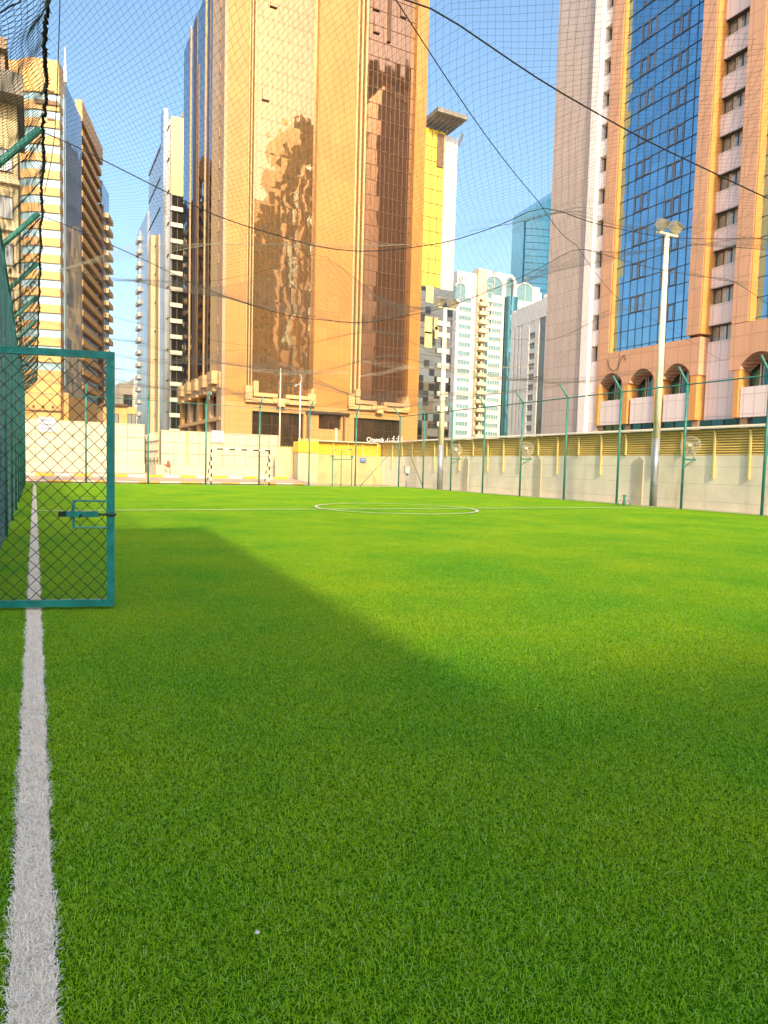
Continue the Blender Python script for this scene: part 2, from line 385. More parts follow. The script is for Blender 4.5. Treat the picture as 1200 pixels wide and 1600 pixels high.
def blades(area, count, rnd, hmin, hmax, wmin, wmax, lean):
    x0, x1, y0, y1 = area; vs = []; fs = []; ti = []
    for i in range(count):
        x = rnd.uniform(x0, x1); y = rnd.uniform(y0, y1); a = rnd.uniform(0, 6.283)
        L = rnd.uniform(hmin, hmax); ww = rnd.uniform(wmin, wmax)*.5; le = rnd.uniform(*lean)
        dx, dy = math.cos(a), math.sin(a); px_, py_ = -dy*ww, dx*ww
        t_ = rnd.random()
        h1 = L*.55*math.cos(min(1.1, le*.6)); r1 = L*.55*math.sin(min(1.1, le*.6)); h2 = h1+L*.45*math.cos(min(1.9, le*1.4)); r2 = r1+L*.45*math.sin(min(1.9, le*1.4))
        o = len(vs)
        vs += [(x-px_, y-py_, 0), (x+px_, y+py_, 0), (x+dx*r1-px_, y+dy*r1-py_, h1), (x+dx*r1+px_, y+dy*r1+py_, h1),
               (x+dx*r2-px_*.35, y+dy*r2-py_*.35, h2), (x+dx*r2+px_*.35, y+dy*r2+py_*.35, h2)]
        fs += [(o, o+1, o+3, o+2), (o+2, o+3, o+5, o+4)]
        ti += [t_]*6
    return vs, fs, ti
def blade_mesh(name, data, mat):
    vs, fs, ti = data
    me = bpy.data.meshes.new(name); me.from_pydata(vs, [], fs); me.materials.append(M[mat])
    at = me.attributes.new('tint', 'FLOAT', 'POINT'); at.data.foreach_set('value', ti); return me
def line_blades(area, *a):
    vs, fs, ti = blades(area, *a); out = []
    for k in range(0, len(vs), 6):
        x, y = vs[k][0], vs[k][1]; t_ = (x+.0135)/.0615
        dx = t_*(.006*math.sin(y*7.3)+.004*math.sin(y*19.1+1)+.003*math.sin(y*41))
        out += [(q[0]+dx, q[1], q[2]) for q in vs[k:k+6]]
    return out, fs, ti
rnd = random.Random(3)
PS = .5
coll = bpy.data.collections.new('turf_tufts')          # kept out of the scene, only instanced
for k in range(4):
    me = blade_mesh('tuft_patch', blades((-.25, .25, -.25, .25), 10500, rnd, .012, .028, .0011, .0020, (.5, 1.75)), 'blade')
    coll.objects.link(bpy.data.objects.new('tuft_patch', me))
pts = []
x = FX0-.35+PS/2
xs = [-.07-PS/2-.5*k for k in range(0, 2)]+[.045+PS/2+PS*k for k in range(42)]
ys = [-2.6+PS*k for k in range(82)]
for xx in xs:
    for yy in ys:
        if yy > FY1: continue
        pts.append((xx, yy, 0))
me = bpy.data.meshes.new('grass'); me.from_pydata(pts, [], [])
grass = link('grass', me); struct(grass, 'stuff')
grass['label'] = 'short green artificial grass covering the whole pitch'
ng = bpy.data.node_groups.new('scatter_turf', 'GeometryNodeTree')
ng.interface.new_socket('Geometry', in_out='INPUT', socket_type='NodeSocketGeometry')
ng.interface.new_socket('Geometry', in_out='OUTPUT', socket_type='NodeSocketGeometry')
N = ng.nodes; gi = N.new('NodeGroupInput'); go = N.new('NodeGroupOutput')
ip = N.new('GeometryNodeInstanceOnPoints'); ci = N.new('GeometryNodeCollectionInfo')
ci.inputs['Collection'].default_value = coll; ci.inputs['Separate Children'].default_value = True; ci.inputs['Reset Children'].default_value = True
ip.inputs['Pick Instance'].default_value = True
rv = N.new('FunctionNodeRandomValue'); rv.data_type = 'INT'; rv.inputs[4].default_value = 0; rv.inputs[5].default_value = 3
mm = N.new('ShaderNodeMath'); mm.operation = 'MULTIPLY'; mm.inputs[1].default_value = math.pi/2
cx = N.new('ShaderNodeCombineXYZ'); rv2 = N.new('FunctionNodeRandomValue'); rv2.data_type = 'INT'; rv2.inputs[4].default_value = 0; rv2.inputs[5].default_value = 3; rv2.inputs['Seed'].default_value = 5
ng.links.new(gi.outputs[0], ip.inputs['Points']); ng.links.new(ci.outputs[0], ip.inputs['Instance'])
ng.links.new(rv2.outputs[2], ip.inputs['Instance Index'])
ng.links.new(rv.outputs[2], mm.inputs[0]); ng.links.new(mm.outputs[0], cx.inputs[2]); ng.links.new(cx.outputs[0], ip.inputs['Rotation'])
ng.links.new(ip.outputs[0], go.inputs[0])
md = grass.modifiers.new('scatter', 'NODES'); md.node_group = ng
# white touchline: white fibres
tl = blade_mesh('touchline', line_blades((-.066, .038, 0, 14), 70000, rnd, .016, .032, .0017, .0028, (.5, 1.7)), 'blade_white')
vs = [(-.06, -3, .007), (.035, -3, .007), (.035, 37.6, .007), (-.06, 37.6, .007), (-.07, 13.5, .028), (.045, 13.5, .028), (.045, 37.6, .028), (-.07, 37.6, .028)]
struct(link('touchline', tl))
M['line_base'] = plain('dimmed_line_backing', (.56, .50, .38), 1, 0, .3, 20)  # darker than the fibres: shade in the gaps put into the colour
M['line_base'].node_tree.nodes['Principled BSDF'].inputs['Specular IOR Level'].default_value = 0
b = MB(); b.add(vs[:4], [(0, 1, 2, 3)], 'line_base'); b.add(vs[4:], [(0, 1, 2, 3)], 'blade_white'); struct(b.obj('touchline'))
def flat(name, poly, z=.034):
    b = MB(); b.add([(x, y, z) for x, y in poly], [tuple(range(len(poly)))], 'white'); struct(b.obj(name))
flat('halfway_line', [(.045, 17.53), (20.43, 17.53), (20.43, 17.62), (.045, 17.62)])
flat('touchline', [(20.43, -3), (20.54, -3), (20.54, 37.0), (20.43, 37.0)], .04)
flat('goal_line', [(-.07, 36.9), (20.43, 36.9), (20.43, 37.0), (-.07, 37.0)])
b = MB(); cxp, cyp, cr = 9.58, 17.75, 2.40; n = 72; vs = []
for i in range(n):
    q = 2*math.pi*i/n
    for rr in (cr-.036, cr+.036): vs.append((cxp+rr*math.cos(q), cyp+rr*math.sin(q), .041))
b.add(vs, [(2*i, 2*i+1, 2*((i+1) % n)+1, 2*((i+1) % n)) for i in range(n)], 'white'); struct(b.obj('centre_circle'))

# ------------------------------------------------------------------ chain link fences
def wires(b, O, U, W, H, pitch, r, m, z0=0.0, flatten=None):
    """diamond wire mesh of straight wires on a plane through O along U (unit) and up"""
    U = Vector(U); O = Vector(O)
    k = -H
    while k < W:
        for s in (1, -1):
            u0, v0, u1, v1 = k, 0, k+H, H
            if u0 < 0: v0 -= u0; u0 = 0
            if u1 > W: v1 -= (u1-W); u1 = W
            if v1-v0 > .02:
                if s == 1: a = (u0, v0); c = (u1, v1)
                else: a = (W-u0, v0); c = (W-u1, v1)
                off = U.cross(Vector((0, 0, 1)))*(r*.8*s)
                b.tube([O+U*a[0]+Vector((0, 0, z0+a[1]))+off, O+U*c[0]+Vector((0, 0, z0+c[1]))+off], r, m, 3, cap=False)
        k += pitch
def fence_post(root, x, y, inward, knob=True):
    b = MB(); b.tube([(0, 0, -.05), (0, 0, HR)], .046, 'teal_post', 10)
    b.tube([(0, 0, HR), (0, 0, HR+.03)], .05, 'teal_post', 10)
    o = b.obj('post', root, (x-root.location.x, y-root.location.y, 0), True)
    b = MB(); ix, iy = inward
    b.tube([(0, 0, HR-.02), (ix*.03, iy*.03, HR+.03), (ix*.5, iy*.5, TIPZ)], .042, 'teal_post', 9)
    b.obj('outrigger', o, None, True)
def rails(root, p0, p1, zs, r=.026):
    b = MB(); P0 = Vector(p0)-root.location; P1 = Vector(p1)-root.location
    b.tube([(P0.x, P0.y, zs), (P1.x, P1.y, zs)], r, 'teal_post', 8); return b.obj('top_rail', root, None, True)
# right fence
fr = thing('chain_link_fence', 'long teal chain link fence with angled posts in front of the right boundary wall', 'fence', (FX1, 20, 0))
for y in POSTY[0:12]: fence_post(fr, FX1, y, (-1, 0))
rails(fr, (FX1, 1, 0), (FX1, FY1, 0), HR)
b = MB(); wires(b, (0, 4-20, 0), (0, 1, 0), FY1-4, HR-.02, .088, .0013, 'wire_teal', .02); b.obj('wire_mesh', fr)
b = MB()
for z in (.35, .95, 1.55): b.tube([(0, -17, z), (0, 18.09, z)], .003, 'wire_teal', 4)
b.obj('tension_wire', fr)
# back fence
fb = thing('chain_link_fence', 'teal chain link fence across the far end behind the goal', 'fence', (10, FY1, 0))
for k in range(1, 7): fence_post(fb, FX1-STEP*k, FY1, (0, -1))
rails(fb, (FX0, FY1, 0), (FX1, FY1, 0), HR, .016)
b = MB(); wires(b, (FX0-10+.03, 0, 0), (1, 0, 0), FX1-FX0-.06, HR-.02, .088, .0014, 'wire_teal', .02); b.obj('wire_mesh', fb)
for (xa, za, xb_, zb) in ((FX1-STEP-.9, 0.05, FX1-STEP+1.4, 3.0), (FX1-.9, 2.9, FX1-.05, .05)):
    pass
for pa, pb in (((563, 760), (624, 692)), ((634, 694), (661, 762))):
    a = onY(*pa, FY1+.02); c = onY(*pb, FY1+.02); b = MB()
    b.tube([(a.x-10, .03, max(.02, a.z)), (c.x-10, .03, max(.02, c.z))], .022, 'teal_post', 7); b.obj('brace', fb, None, True)
# left fence
fl = thing('chain_link_fence', 'dark teal chain link fence seen end on along the left touchline', 'fence', (FX0, 20, 0))
for y in CROSSY: fence_post(fl, FX0, y, (1, 0))
rails(fl, (FX0, 6.5, 0), (FX0, FY1, 0), HR)
b = MB(); wires(b, (0, 6.4-20, 0), (0, 1, 0), FY1-6.4, HR-.02, .075, .0028, 'wire_left', .02); b.obj('wire_mesh', fl)
b = MB(); wires(b, (-.05, 6.4-20, 0), (0, 1, 0), FY1-6.4, HR-.1, .05, .0016, 'shade', .02); b.obj('shade_net', fl)
# slack netting slung from the fence top to the outrigger tips
b = MB(); rn = random.Random(11)
def slope_pt(y, t):
    sag = .10*math.sin(math.pi*t)*(.6+.4*math.sin(y*2.1)); edge = .035*math.sin(y*3.3)+.02*math.sin(y*9.1)
    return Vector((.02+(.52+edge)*t, y-20, HR+(TIPZ-HR)*t-sag+.02*math.sin(y*5+t*4)))
cell = .062
y = 3.0
while y < FY1-.3:
    for s in (1, -1):
        p = [slope_pt(y+s*.22*t/8+.012*math.sin(t*3.1+y*7), t/8) for t in range(9)]
        b.tube(p, .0026, 'net_left', 3, cap=False)
    y += cell
for j in range(1, 12):
    p = [slope_pt(3+(FY1-3.3)*i/240, j/12+.01*math.sin(i*.9+j)) for i in range(241)]
    b.tube(p, .0022, 'net_left', 3, cap=False)
b.obj('slung_netting', fl)
b = MB(); pl = []; 
for i in range(900):
    y = 3+(FY1-3.4)*(i/899)**1.5
    pl.append((.12+FX0*0+.012*math.sin(y*3.3)+rn.uniform(-.012, .012)-FX0, y-20, TIPZ-.015+.02*math.sin(y*5)+rn.uniform(-.014, .014)))
b.tube(pl, .016, 'rope', 5)
pl2 = [(x_+rn.uniform(-.016, .016), y_, z_+rn.uniform(-.03, .03)) for x_, y_, z_ in pl]
b.tube(pl2, .007, 'rope', 4)
for i in range(0, 899, 1):
    x_, y_, z_ = pl[i]; q = rn.uniform(0, 6.28); L = rn.uniform(.015, .045)
    b.tube([(x_, y_, z_), (x_+L*math.cos(q), y_+rn.uniform(-.03, .03), z_+L*math.sin(q))], .004, 'rope', 3, cap=False)
b.obj('edge_rope', fl)
b = MB()
for y in CROSSY:
    p = []
    for t in range(9):
        q = t/8; p.append((.03+.5*q, y-20-.03*math.sin(q*9), HR+.0+(TIPZ-HR)*q-.05-.10*math.sin(math.pi*q)+.02*math.sin(q*17)))
    b = MB(); b.tube(p, .006, 'rope', 4); b.obj('lashing_rope', fl)

# ------------------------------------------------------------------ cables and the overhead net
CP = {0: [(.12, 5.02), (1.6, 5.3), (3.08, 5.72), (3.37, 5.77), (4.9, 5.41), (6.35, 5.19), (8.76, 4.97), (14, 4.86), (20.2, 5.02)],
      1: [(.12, 5.02), (2.09, 4.42), (3.46, 4.27), (4.24, 4.31), (5.64, 4.69), (6.84, 5.24), (7.36, 5.62), (8.6, 5.51), (10.33, 5.58), (11.73, 5.80), (13.25, 6.1), (16, 5.3), (20.2, 5.02)],
      2: [(.12, 5.02), (1.74, 4.54), (2.63, 4.22), (4.14, 3.95), (5.7, 4.0), (7.59, 4.56), (9.19, 5.31), (10.23, 5.88), (10.96, 6.36), (12.98, 6.24), (14.78, 6.27), (16.32, 6.42), (17.9, 5.98), (20.2, 5.02)],
      3: [(.12, 5.02), (1.24, 4.9), (3.29, 5.11), (4.57, 5.54), (5.94, 6.25), (6.94, 5.67), (8.39, 4.98), (10.72, 4.74), (12.91, 4.92), (13.84, 5.27), (15.52, 6.34), (18, 5.7), (20.2, 5.02)]}
def generic(i):
    pk = 7.0+(i % 3)*2.2; out = []
    for j in range(21):
        t = j/20; x = .12+20.08*t
        z = 5.02-.95*math.sin(math.pi*t)**.9+1.15*math.exp(-((x-pk)/2.4)**2)+(.5*math.exp(-((x-15.5)/2)**2) if i % 2 else 0)
        out.append((x, z))
    return out
for i in range(4, 11): CP[i] = generic(i)
def cz(i, x):
    p = CP[i]
    if x <= p[0][0]: return p[0][1]
    for (xa, za), (xb_, zb) in zip(p, p[1:]):
        if x <= xb_:
            return za+(zb-za)*(x-xa)/(xb_-xa)
    return p[-1][1]
def smoothz(i, x): return (cz(i, x-.35)+cz(i, x)*2+cz(i, x+.35))/4
def netz(x, y):
    q = (y-CROSSY[0])/3.03
    if q <= 0: z = smoothz(0, x); fr_ = 0
    elif q >= 10: z = smoothz(10, x); fr_ = 0
    else:
        i = int(q); fr_ = q-i; z = smoothz(i, x)*(1-fr_)+smoothz(min(i+1, 10), x)*fr_
    ed = min(1, max(0, (x-.12)/1.5))*min(1, max(0, (20.2-x)/1.5))
    return z-ed*(.16*math.sin(math.pi*fr_)**1.0+.05*math.sin(x*1.7+y*.9)+.03*math.sin(x*3.1-y*2.3))-.01
for i in range(11):
    xs_ = [.12+20.08*j/60 for j in range(61)]
    b = MB(); b.tube([(x, 0, smoothz(i, x)) for x in xs_], .0085 if i < 1 else (.007 if i < 3 else .0038), 'cable', 5)
    o = b.obj('steel_cable', None, (0, CROSSY[i], 0), True)
    nm = ['nearest black cable crossing overhead at upper right', 'second black cable, sagging across the middle of the gold tower', 'third black cable, dipping lowest below the gold tower bay',
          'fourth black cable, peaked where it is hoisted on the gold tower'][i] if i < 4 else 'thin far black cable slung across the pitch towards the back fence'
    tag(o, nm, 'cable', 'cables slung across the pitch under the net')
b = MB(); P = [(1.6, 4.6, 5.9), (3.08, 6, 5.68), (7.36, 9.03, 5.64), (10.96, 12.06, 6.38), (15.52, 15.09, 6.36), (18.6, 18.0, 5.6), (20.3, 19.79, 5.02)]
fine = []
for a, c in zip(P, P[1:]):
    for j in range(8):
        t = j/8; fine.append((a[0]+(c[0]-a[0])*t, a[1]+(c[1]-a[1])*t, a[2]+(c[2]-a[2])*t-.10*math.sin(math.pi*t)))
fine.append(P[-1]); b.tube(fine, .006, 'cable', 5)
tag(b.obj('steel_cable', None, None, True), 'long diagonal cable hoisting the net from top centre down to the right fence', 'cable')
cp = [onY(94, -10, 7.2), onY(92, 60, 7.6), onY(89, 150, 8.4), onY(85, 215, 9.03), onY(79, 258, 9.3), onY(70, 300, 10.1)]
b = MB(); b.tube(cp, .005, 'cable', 5)
tag(b.obj('cord', None, None, True), 'loose dark cord drooping beside the net edge at the upper left', 'cord')
# overhead net: a twine grid hung on the cables, drawn up narrow near its left edge
net = thing('overhead_net', 'wide twine net stretched overhead across the whole pitch', 'net', (10, 20, 5))
b = MB()
XW = 20.08
def fx(u):       # net coordinate to pitch X: cells bunch up towards the left edge
    return .12+XW*(.42*u+.58*u*u)
NV = 33.5
cs = .088        # cell side along the net's own diagonals
UM = 20.5        # net width in its own units
def npt(u, v):
    x = fx(min(1, max(0, u/UM))); y = 4.2+v
    x += .02*math.sin(v*1.3+u)+.012*math.sin(v*5.1); y += .03*math.sin(u*1.9+v*.7)+.015*math.sin(u*6)
    return Vector((x-10, y-20, netz(x, y)-5))
for s in (1, -1):
    k = -NV
    while k < UM:
        # line u = k + w, v = w (s=1)  or v = NV - w
        w0 = max(0, -k); w1 = min(NV, UM-k)
        if w1-w0 > .3:
            nseg = max(2, int((w1-w0)/.42)); p = []
            for i in range(nseg+1):
                w_ = w0+(w1-w0)*i/nseg; u = k+w_; v = w_ if s == 1 else NV-w_
                p.append(npt(u, v))
            b.tube(p, (lambda i, p=p: .00135-.0006*min(1, max(0, (p[i].y+14)/18))), 'net', 3, cap=False)
        k += cs*1.414
b.obj('netting', net)
def fold(Y, up, lo, nw, m='net_pale', r=.0016):
    b = MB()
    def at(pts_, t):
        k = t*(len(pts_)-1); i = min(int(k), len(pts_)-2); q = k-i
        return pts_[i][0]+(pts_[i+1][0]-pts_[i][0])*q, pts_[i][1]+(pts_[i+1][1]-pts_[i][1])*q
    n = 36
    for j in range(nw):
        p = []
        for i in range(n+1):
            a = at(up, i/n); c = at(lo, i/n); q = j/(nw-1)
            v = onY(a[0]+(c[0]-a[0])*q, a[1]+(c[1]-a[1])*q+.4*math.sin(i*1.3+j), Y); p.append((v.x-10, v.y-20+.10*math.sin(q*3.1+i*.4), v.z-5))
        b.tube(p, r, m, 3, cap=False)
    for i in range(110):
        t = i/110
        a = at(up, t); c = at(lo, t); A = onY(*a, Y); C = onY(*c, Y); b.tube([(A.x-10, Y-20, A.z-5), (C.x-10, Y-20+.05, C.z-5)], r*.7, m, 3, cap=False)
    b.obj('net_fold', net)
fold(15.6, [(90, 421), (200, 384), (330, 379), (500, 383), (660, 379)], [(90, 423), (200, 403), (330, 383), (500, 387), (660, 383)], 12)
fold(22.0, [(388, 572), (440, 580), (490, 578), (545, 581)], [(388, 580), (440, 586), (490, 585), (545, 584)], 9)
fold(22.4, [(548, 558), (590, 566), (640, 570), (720, 573), (840, 571)], [(548, 562), (590, 572), (640, 577), (720, 577), (840, 574)], 9)
fold(19.5, [(555, 588), (600, 580), (640, 569)], [(555, 590), (600, 585), (640, 576)], 7)

# ------------------------------------------------------------------ open gate leaf, near left
GA = Vector((-.43, 6.28, 0)); GB = Vector((.585, 6.0, 0)); gl = (GB-GA).length; gu = (GB-GA).normalized()
gate = thing('gate_leaf', 'open teal tube gate with diamond wire mesh swung over the white touchline', 'gate', (GA.x, GA.y, 0), math.atan2(gu.y, gu.x))
GZ0, GZ1 = .035, 2.125
b = MB(); t = .03
b.box(0, gl, -.02, .02, GZ1-.056, GZ1, 'teal'); b.box(0, gl, -.02, .02, GZ0, GZ0+.056, 'teal')
b.box(gl-.058, gl, -.0205, .0205, GZ0+.002+.056, GZ1-.058, 'teal'); b.box(0, .058, -.0205, .0205, GZ0+.058, GZ1-.058, 'teal')
b.obj('gate_frame', gate)
b = MB()
for j in range(9):     # weld beads and peeling paint under the top bar
    xx = .10+j*.055+rn.uniform(-.01, .01); b.tube([(xx-.03, -.021, GZ1-.055), (xx, -.024, GZ1-.051-rn.uniform(0, .006)), (xx+.03, -.021, GZ1-.055)], .006, 'teal', 5)
b.obj('weld_bead', gate)
b = MB(); W_ = gl-.116; H_ = GZ1-GZ0-.112; pit = .112
k = -H_-pit
zz = pit/2
def zig(b, W, H, p, r, m, x0, z0):
    """woven chain link: zigzag wires hooked into each other"""
    nn = int(W/p)+1; half = p/2
    for i in range(nn):
        xm = i*p+half*0
        pts_ = []; z = 0; s = 0
        while z <= H+1e-6:
            xx = xm+(half if s % 2 else 0)
            pts_.append((x0+min(W, xx)+.0, (.004 if s % 2 else -.004)*(1 if i % 2 else 1), z0+z)); z += half; s += 1
        b.tube(pts_, r, m, 5, cap=False)
        pts_ = []; z = 0; s = 0
        while z <= H+1e-6:
            xx = xm+(half if s % 2 else p)
            pts_.append((x0+min(W, xx), (-.004 if s % 2 else .004), z0+z)); z += half; s += 1
        b.tube(pts_, r, m, 5, cap=False)
zig(b, W_, H_, pit, .0042, 'wire_dark', .058, GZ0+.056); b.obj('wire_mesh', gate)
b = MB()
lz = gnd(0, 0) if False else None
zl = 1.25-(795-709)*5.55/1059
zl = .80
b.box(gl-.36, gl-.12, -.045, -.015, zl-.022, zl+.022, 'teal'); b.tube([(gl-.40, -.03, zl), (gl+.02, -.03, zl)], .010, 'wire_dark', 8)
b.box(gl-.42, gl-.37, -.055, -.005, zl-.02, zl+.02, 'wire_dark'); b.tube([(gl-.25, -.03, zl), (gl-.25, -.09, zl-.02)], .009, 'wire_dark', 7)
for dz in (-.11, .11): b.tube([(gl-.31, -.022, zl+dz), (gl-.05, -.022, zl+dz)], .008, 'teal', 7)
b.tube([(gl-.31, -.022, zl-.115), (gl-.31, -.022, zl+.115)], .010, 'teal', 7)
b.tube([(gl-.335, -.022, zl-.05), (gl-.31, -.022, zl+.11)], .005, 'wire_dark', 6)
b.obj('latch', gate)
for hz in (.35, 1.8):
    b = MB(); b.tube([(-.02, 0, hz-.05), (-.02, 0, hz+.05)], .018, 'teal', 8); b.obj('hinge', gate)
# gate post
b = MB(); b.tube([(0, 0, -.05), (0, 0, HR)], .04, 'teal_post', 10)
tag(b.obj('gate_post', None, (-.5, 6.31, 0), True), 'teal tube post carrying the open gate at the left edge', 'post')

# ------------------------------------------------------------------ goal
gA = gnd(323, 757); goal = thing('football_goal', 'small black and white striped goal frame standing in front of the far fence', 'goal', (8.63, 37.55, 0))
GW, GH = 3.3, 2.0
def striped(b, p0, p1, r, n, start=0):
    p0 = Vector(p0); p1 = Vector(p1)
    for i in range(n): b.tube([p0+(p1-p0)*(i/n), p0+(p1-p0)*((i+1)/n)], r, ('white', 'black')[(i+start) % 2], 10)
for xx in (0, GW):
    b = MB(); striped(b, (xx, 0, 0), (xx, 0, GH), .04, 9, 1); b.obj('goal_post', goal)
    b = MB(); striped(b, (xx, 0.06, GH-.05), (xx-.0, .95, .03), .028, 9, 0); b.obj('back_stay', goal)
    b = MB(); b.tube([(xx, .05, .03), (xx, .95, .03)], .022, 'white', 8); b.obj('ground_bar', goal)
b = MB(); striped(b, (-.04, 0, GH), (GW+.04, 0, GH), .04, 10, 0); b.obj('crossbar', goal)
b = MB(); b.tube([(0, .95, .03), (GW, .95, .03)], .022, 'white', 8); b.obj('ground_bar', goal)

# small gate frame in the far fence
q = onY(519, 757, 37.9); q2 = onY(549, 757, 37.9)
gf = thing('bare_gate', 'bare grey green gate frame with a raised top box in the far fence', 'gate', (q.x, 37.9, 0)); gw = q2.x-q.x
for nm, xx in (('post', 0), ('post', gw)):
    b = MB(); b.tube([(xx, 0, 0), (xx, 0, 1.78)], .035, 'teal_post', 9); b.box(xx-.07, xx+.07, -.05, .05, 1.74, 1.86, 'teal_post'); b.obj(nm, gf, None)
b = MB(); b.tube([(0, 0, 1.62), (gw, 0, 1.66)], .03, 'teal_post', 8); b.obj('lintel', gf, None, True)
b = MB(); b.tube([(gw*.45, 0, 0), (gw*.45, 0, 2.25)], .028, 'teal_post', 8); b.obj('centre_post', gf, None, True)
b = MB(); b.tube([(.02, 0, 1.8), (-.04, -.05, 2.18), (gw-.02, -.05, 2.26), (gw, 0, 1.8)], .024, 'teal_post', 8); b.obj('top_box', gf, None)

# ------------------------------------------------------------------ boundary walls
def pointed(b, x0, x1, y0, y1, z0, z1, zp, m):
    b.box(x0, x1, y0, y1, z0, z1, m); xm = (x0+x1)/2; ym = (y0+y1)/2
    b.add([(x0, y0, z1), (x1, y0, z1), (x1, y1, z1), (x0, y1, z1), (xm, ym, zp)], [(0, 1, 4), (1, 2, 4), (2, 3, 4), (3, 0, 4)], m)
WX, WY = 22.5, 44.2
wr = thing('boundary_wall', 'long cream wall with mustard louvred top running along the right side of the pitch', 'wall', (WX, 20, 0))
b = MB(); b.box(0, .25, -16, WY-20, -.05, 2.0, 'cream'); b.obj('wall', wr)
b = MB(); b.box(.06, .2, -16, WY-20-.02, 2.0, 2.97, 'louvre_d')
for k in range(10): b.add([(.0, -16, 2.02+k*.094), (.0, WY-20-.03, 2.02+k*.094), (.058, WY-20-.03, 2.085+k*.094), (.058, -16, 2.085+k*.094)], [(0, 1, 2, 3)], 'louvre'); 
b.obj('louvre_panel', wr)
b = MB(); b.add([(-.16, -16, 2.98), (-.16, WY-20, 2.98), (.3, WY-20, 3.08), (.3, -16, 3.08), (-.16, -16, 3.02), (-.16, WY-20, 3.02), (.3, WY-20, 3.12), (.3, -16, 3.12)],
    [(0, 3, 2, 1), (4, 5, 6, 7), (0, 1, 5, 4), (1, 2, 6, 5), (2, 3, 7, 6), (3, 0, 4, 7)], 'flash'); b.obj('coping', wr)
for k in range(23):
    y = 11.2-20+k*1.42; lo = 1.15 if k % 2 == 0 else 2.02
    if k % 5 == 3: lo = 1.15
    b = MB(); b.box(-.075, -.012, y-.035, y+.035, lo, 2.86, 'lpost'); b.box(-.14, -.012, y-.02, y+.02, 2.862, 2.9, 'lpost'); b.obj('bracket_post', wr)
for y in (14.0, 20.4, 26.8, 33.2):
    b = MB(); pointed(b, -.05, -.003, y-20-.24, y-20+.24, -.05, 1.8, 1.98, 'panel'); b.obj('pilaster', wr)
# far right wall
wb = thing('boundary_wall', 'short yellow louvred wall with cream base closing the far right corner', 'wall', (17.25, WY, 0))
L = WX-17.25-.02
M['cream_back'] = plain('cream_render_dimmed', (.50, .40, .20), .8, 0, .14, .8, .25, 25, .45)  # darker copy of the cream, offsetting the sun on this wall by colour
b = MB(); b.box(0, L, 0, .25, -.05, 2.0, 'cream_back'); b.obj('wall', wb)
b = MB(); b.box(0, L, .06, .2, 2.0, 2.9, 'louvre_d')
for k in range(9): b.add([(0, 0, 2.02+k*.094), (L, 0, 2.02+k*.094), (L, .058, 2.1+k*.094), (0, .058, 2.1+k*.094)], [(0, 1, 2, 3)], 'louvre_y')
b.obj('louvre_panel', wb)
b = MB(); b.box(-.05, L-.4, -.3, .25, 2.92, 2.98, 'flash'); b.obj('coping', wb)
for k in range(5):
    b = MB(); x = .25+k*1.15; b.box(x-.03, x+.03, -.07, -.012, (1.1, 2.02)[k % 2], 2.9, 'lpost'); b.obj('bracket_post', wb)
# recessed door bay and slatted gate to its left
db = thing('gate_kiosk', 'narrow grey metal door bay under a bright yellow louvre beside the slatted gate', 'gate', (15.75, 43.3, 0))
b = MB(); b.box(0, 1.42, 0, .9, -.04, 2.05, 'grey_door'); b.obj('door_panel', db)
b = MB()
for k in range(9): b.box(.08+k*.155, .11+k*.155, -.02, -.003, 0, 2.1, 'lpost')
b.obj('slats', db)
b = MB(); b.box(-.03, 1.45, -.05, .9, 2.08, 2.82, 'louvre_y')
for k in range(7): b.box(-.03, 1.45, -.075, -.052, 2.12+k*.1, 2.17+k*.1, 'louvre_y')
b.obj('louvre_panel', db)
b = MB()
for k in range(12): b.box(.0+k*.12, .05+k*.12, -.04, .02, 2.83, 3.0+.04*(k % 2), 'lpost')
b.obj('spikes', db)
sg = thing('metal_gate', 'olive grey sliding gate of vertical slats right of the thin white pole', 'gate', (14.6, 44.6, 0))
b = MB(); b.box(0, 1.5, .03, .06, .1, 2.35, 'grey_door'); b.obj('sheet', sg)
b = MB()
for k in range(8): b.box(.05+k*.19, .10+k*.19, -.02, .028, .05, 2.5, 'lpost')
b.box(0, 1.5, -.012, .0275, 2.36, 2.42, 'lpost'); b.box(0, 1.5, -.012, .0275, .06, .12, 'lpost'); b.obj('slats', sg)

def panel_wall(root, W, H, base, cols, rows, yel=()):
    b = MB(); b.box(0, W, .03, .3, -.05, H-.03, 'panel_joint'); b.obj('backing', root)
    b = MB(); b.box(-.02, W+.02, -.02, .029, -.05, base, 'panel'); b.box(-.02, W+.02, -.03, .31, base-.06, base, 'panel'); b.obj('plinth', root)
    pw = W/cols; ph = (H-base)/rows; b = MB()
    for i in range(cols):
        for j in range(rows):
            if i in yel: continue
            d = random.uniform(-.006, .006)
            b.box(i*pw+.018, (i+1)*pw-.018, d, .029, base+j*ph+.018, base+(j+1)*ph-.018, 'panel')
    b.obj('stone_panels', root)
    b = MB(); b.box(-.03, W+.03, -.04, .34, H, H+.05, 'panel'); b.obj('coping', root)
a = onY(252, 670, 46); c = onY(437, 680, 46)
w2 = thing('boundary_wall', 'cream stone panel wall behind the goal with a white notice on it', 'wall', (a.x, 46, 0))
WL = c.x-a.x
panel_wall(w2, WL, 3.22, 1.02, 10, 3)
b = MB(); b.box(1.62, 1.80, -.035, -.008, 1.02, 3.2, 'lpost'); b.obj('pilaster', w2)
b = MB()     # return wall running back
b.box(-.3, -.02, 0, 6, -.05, 1.0, 'panel'); b.obj('return_wall', w2)
b = MB()
for k in range(9): b.tube([(-.16, .5+k*.65, 1.0), (-.16, .5+k*.65, 3.15)], .05, 'panel', 8)
for z in (1.25, 1.9, 2.55): b.box(-.2, -.12, .2, 6, z, z+.05, 'black')
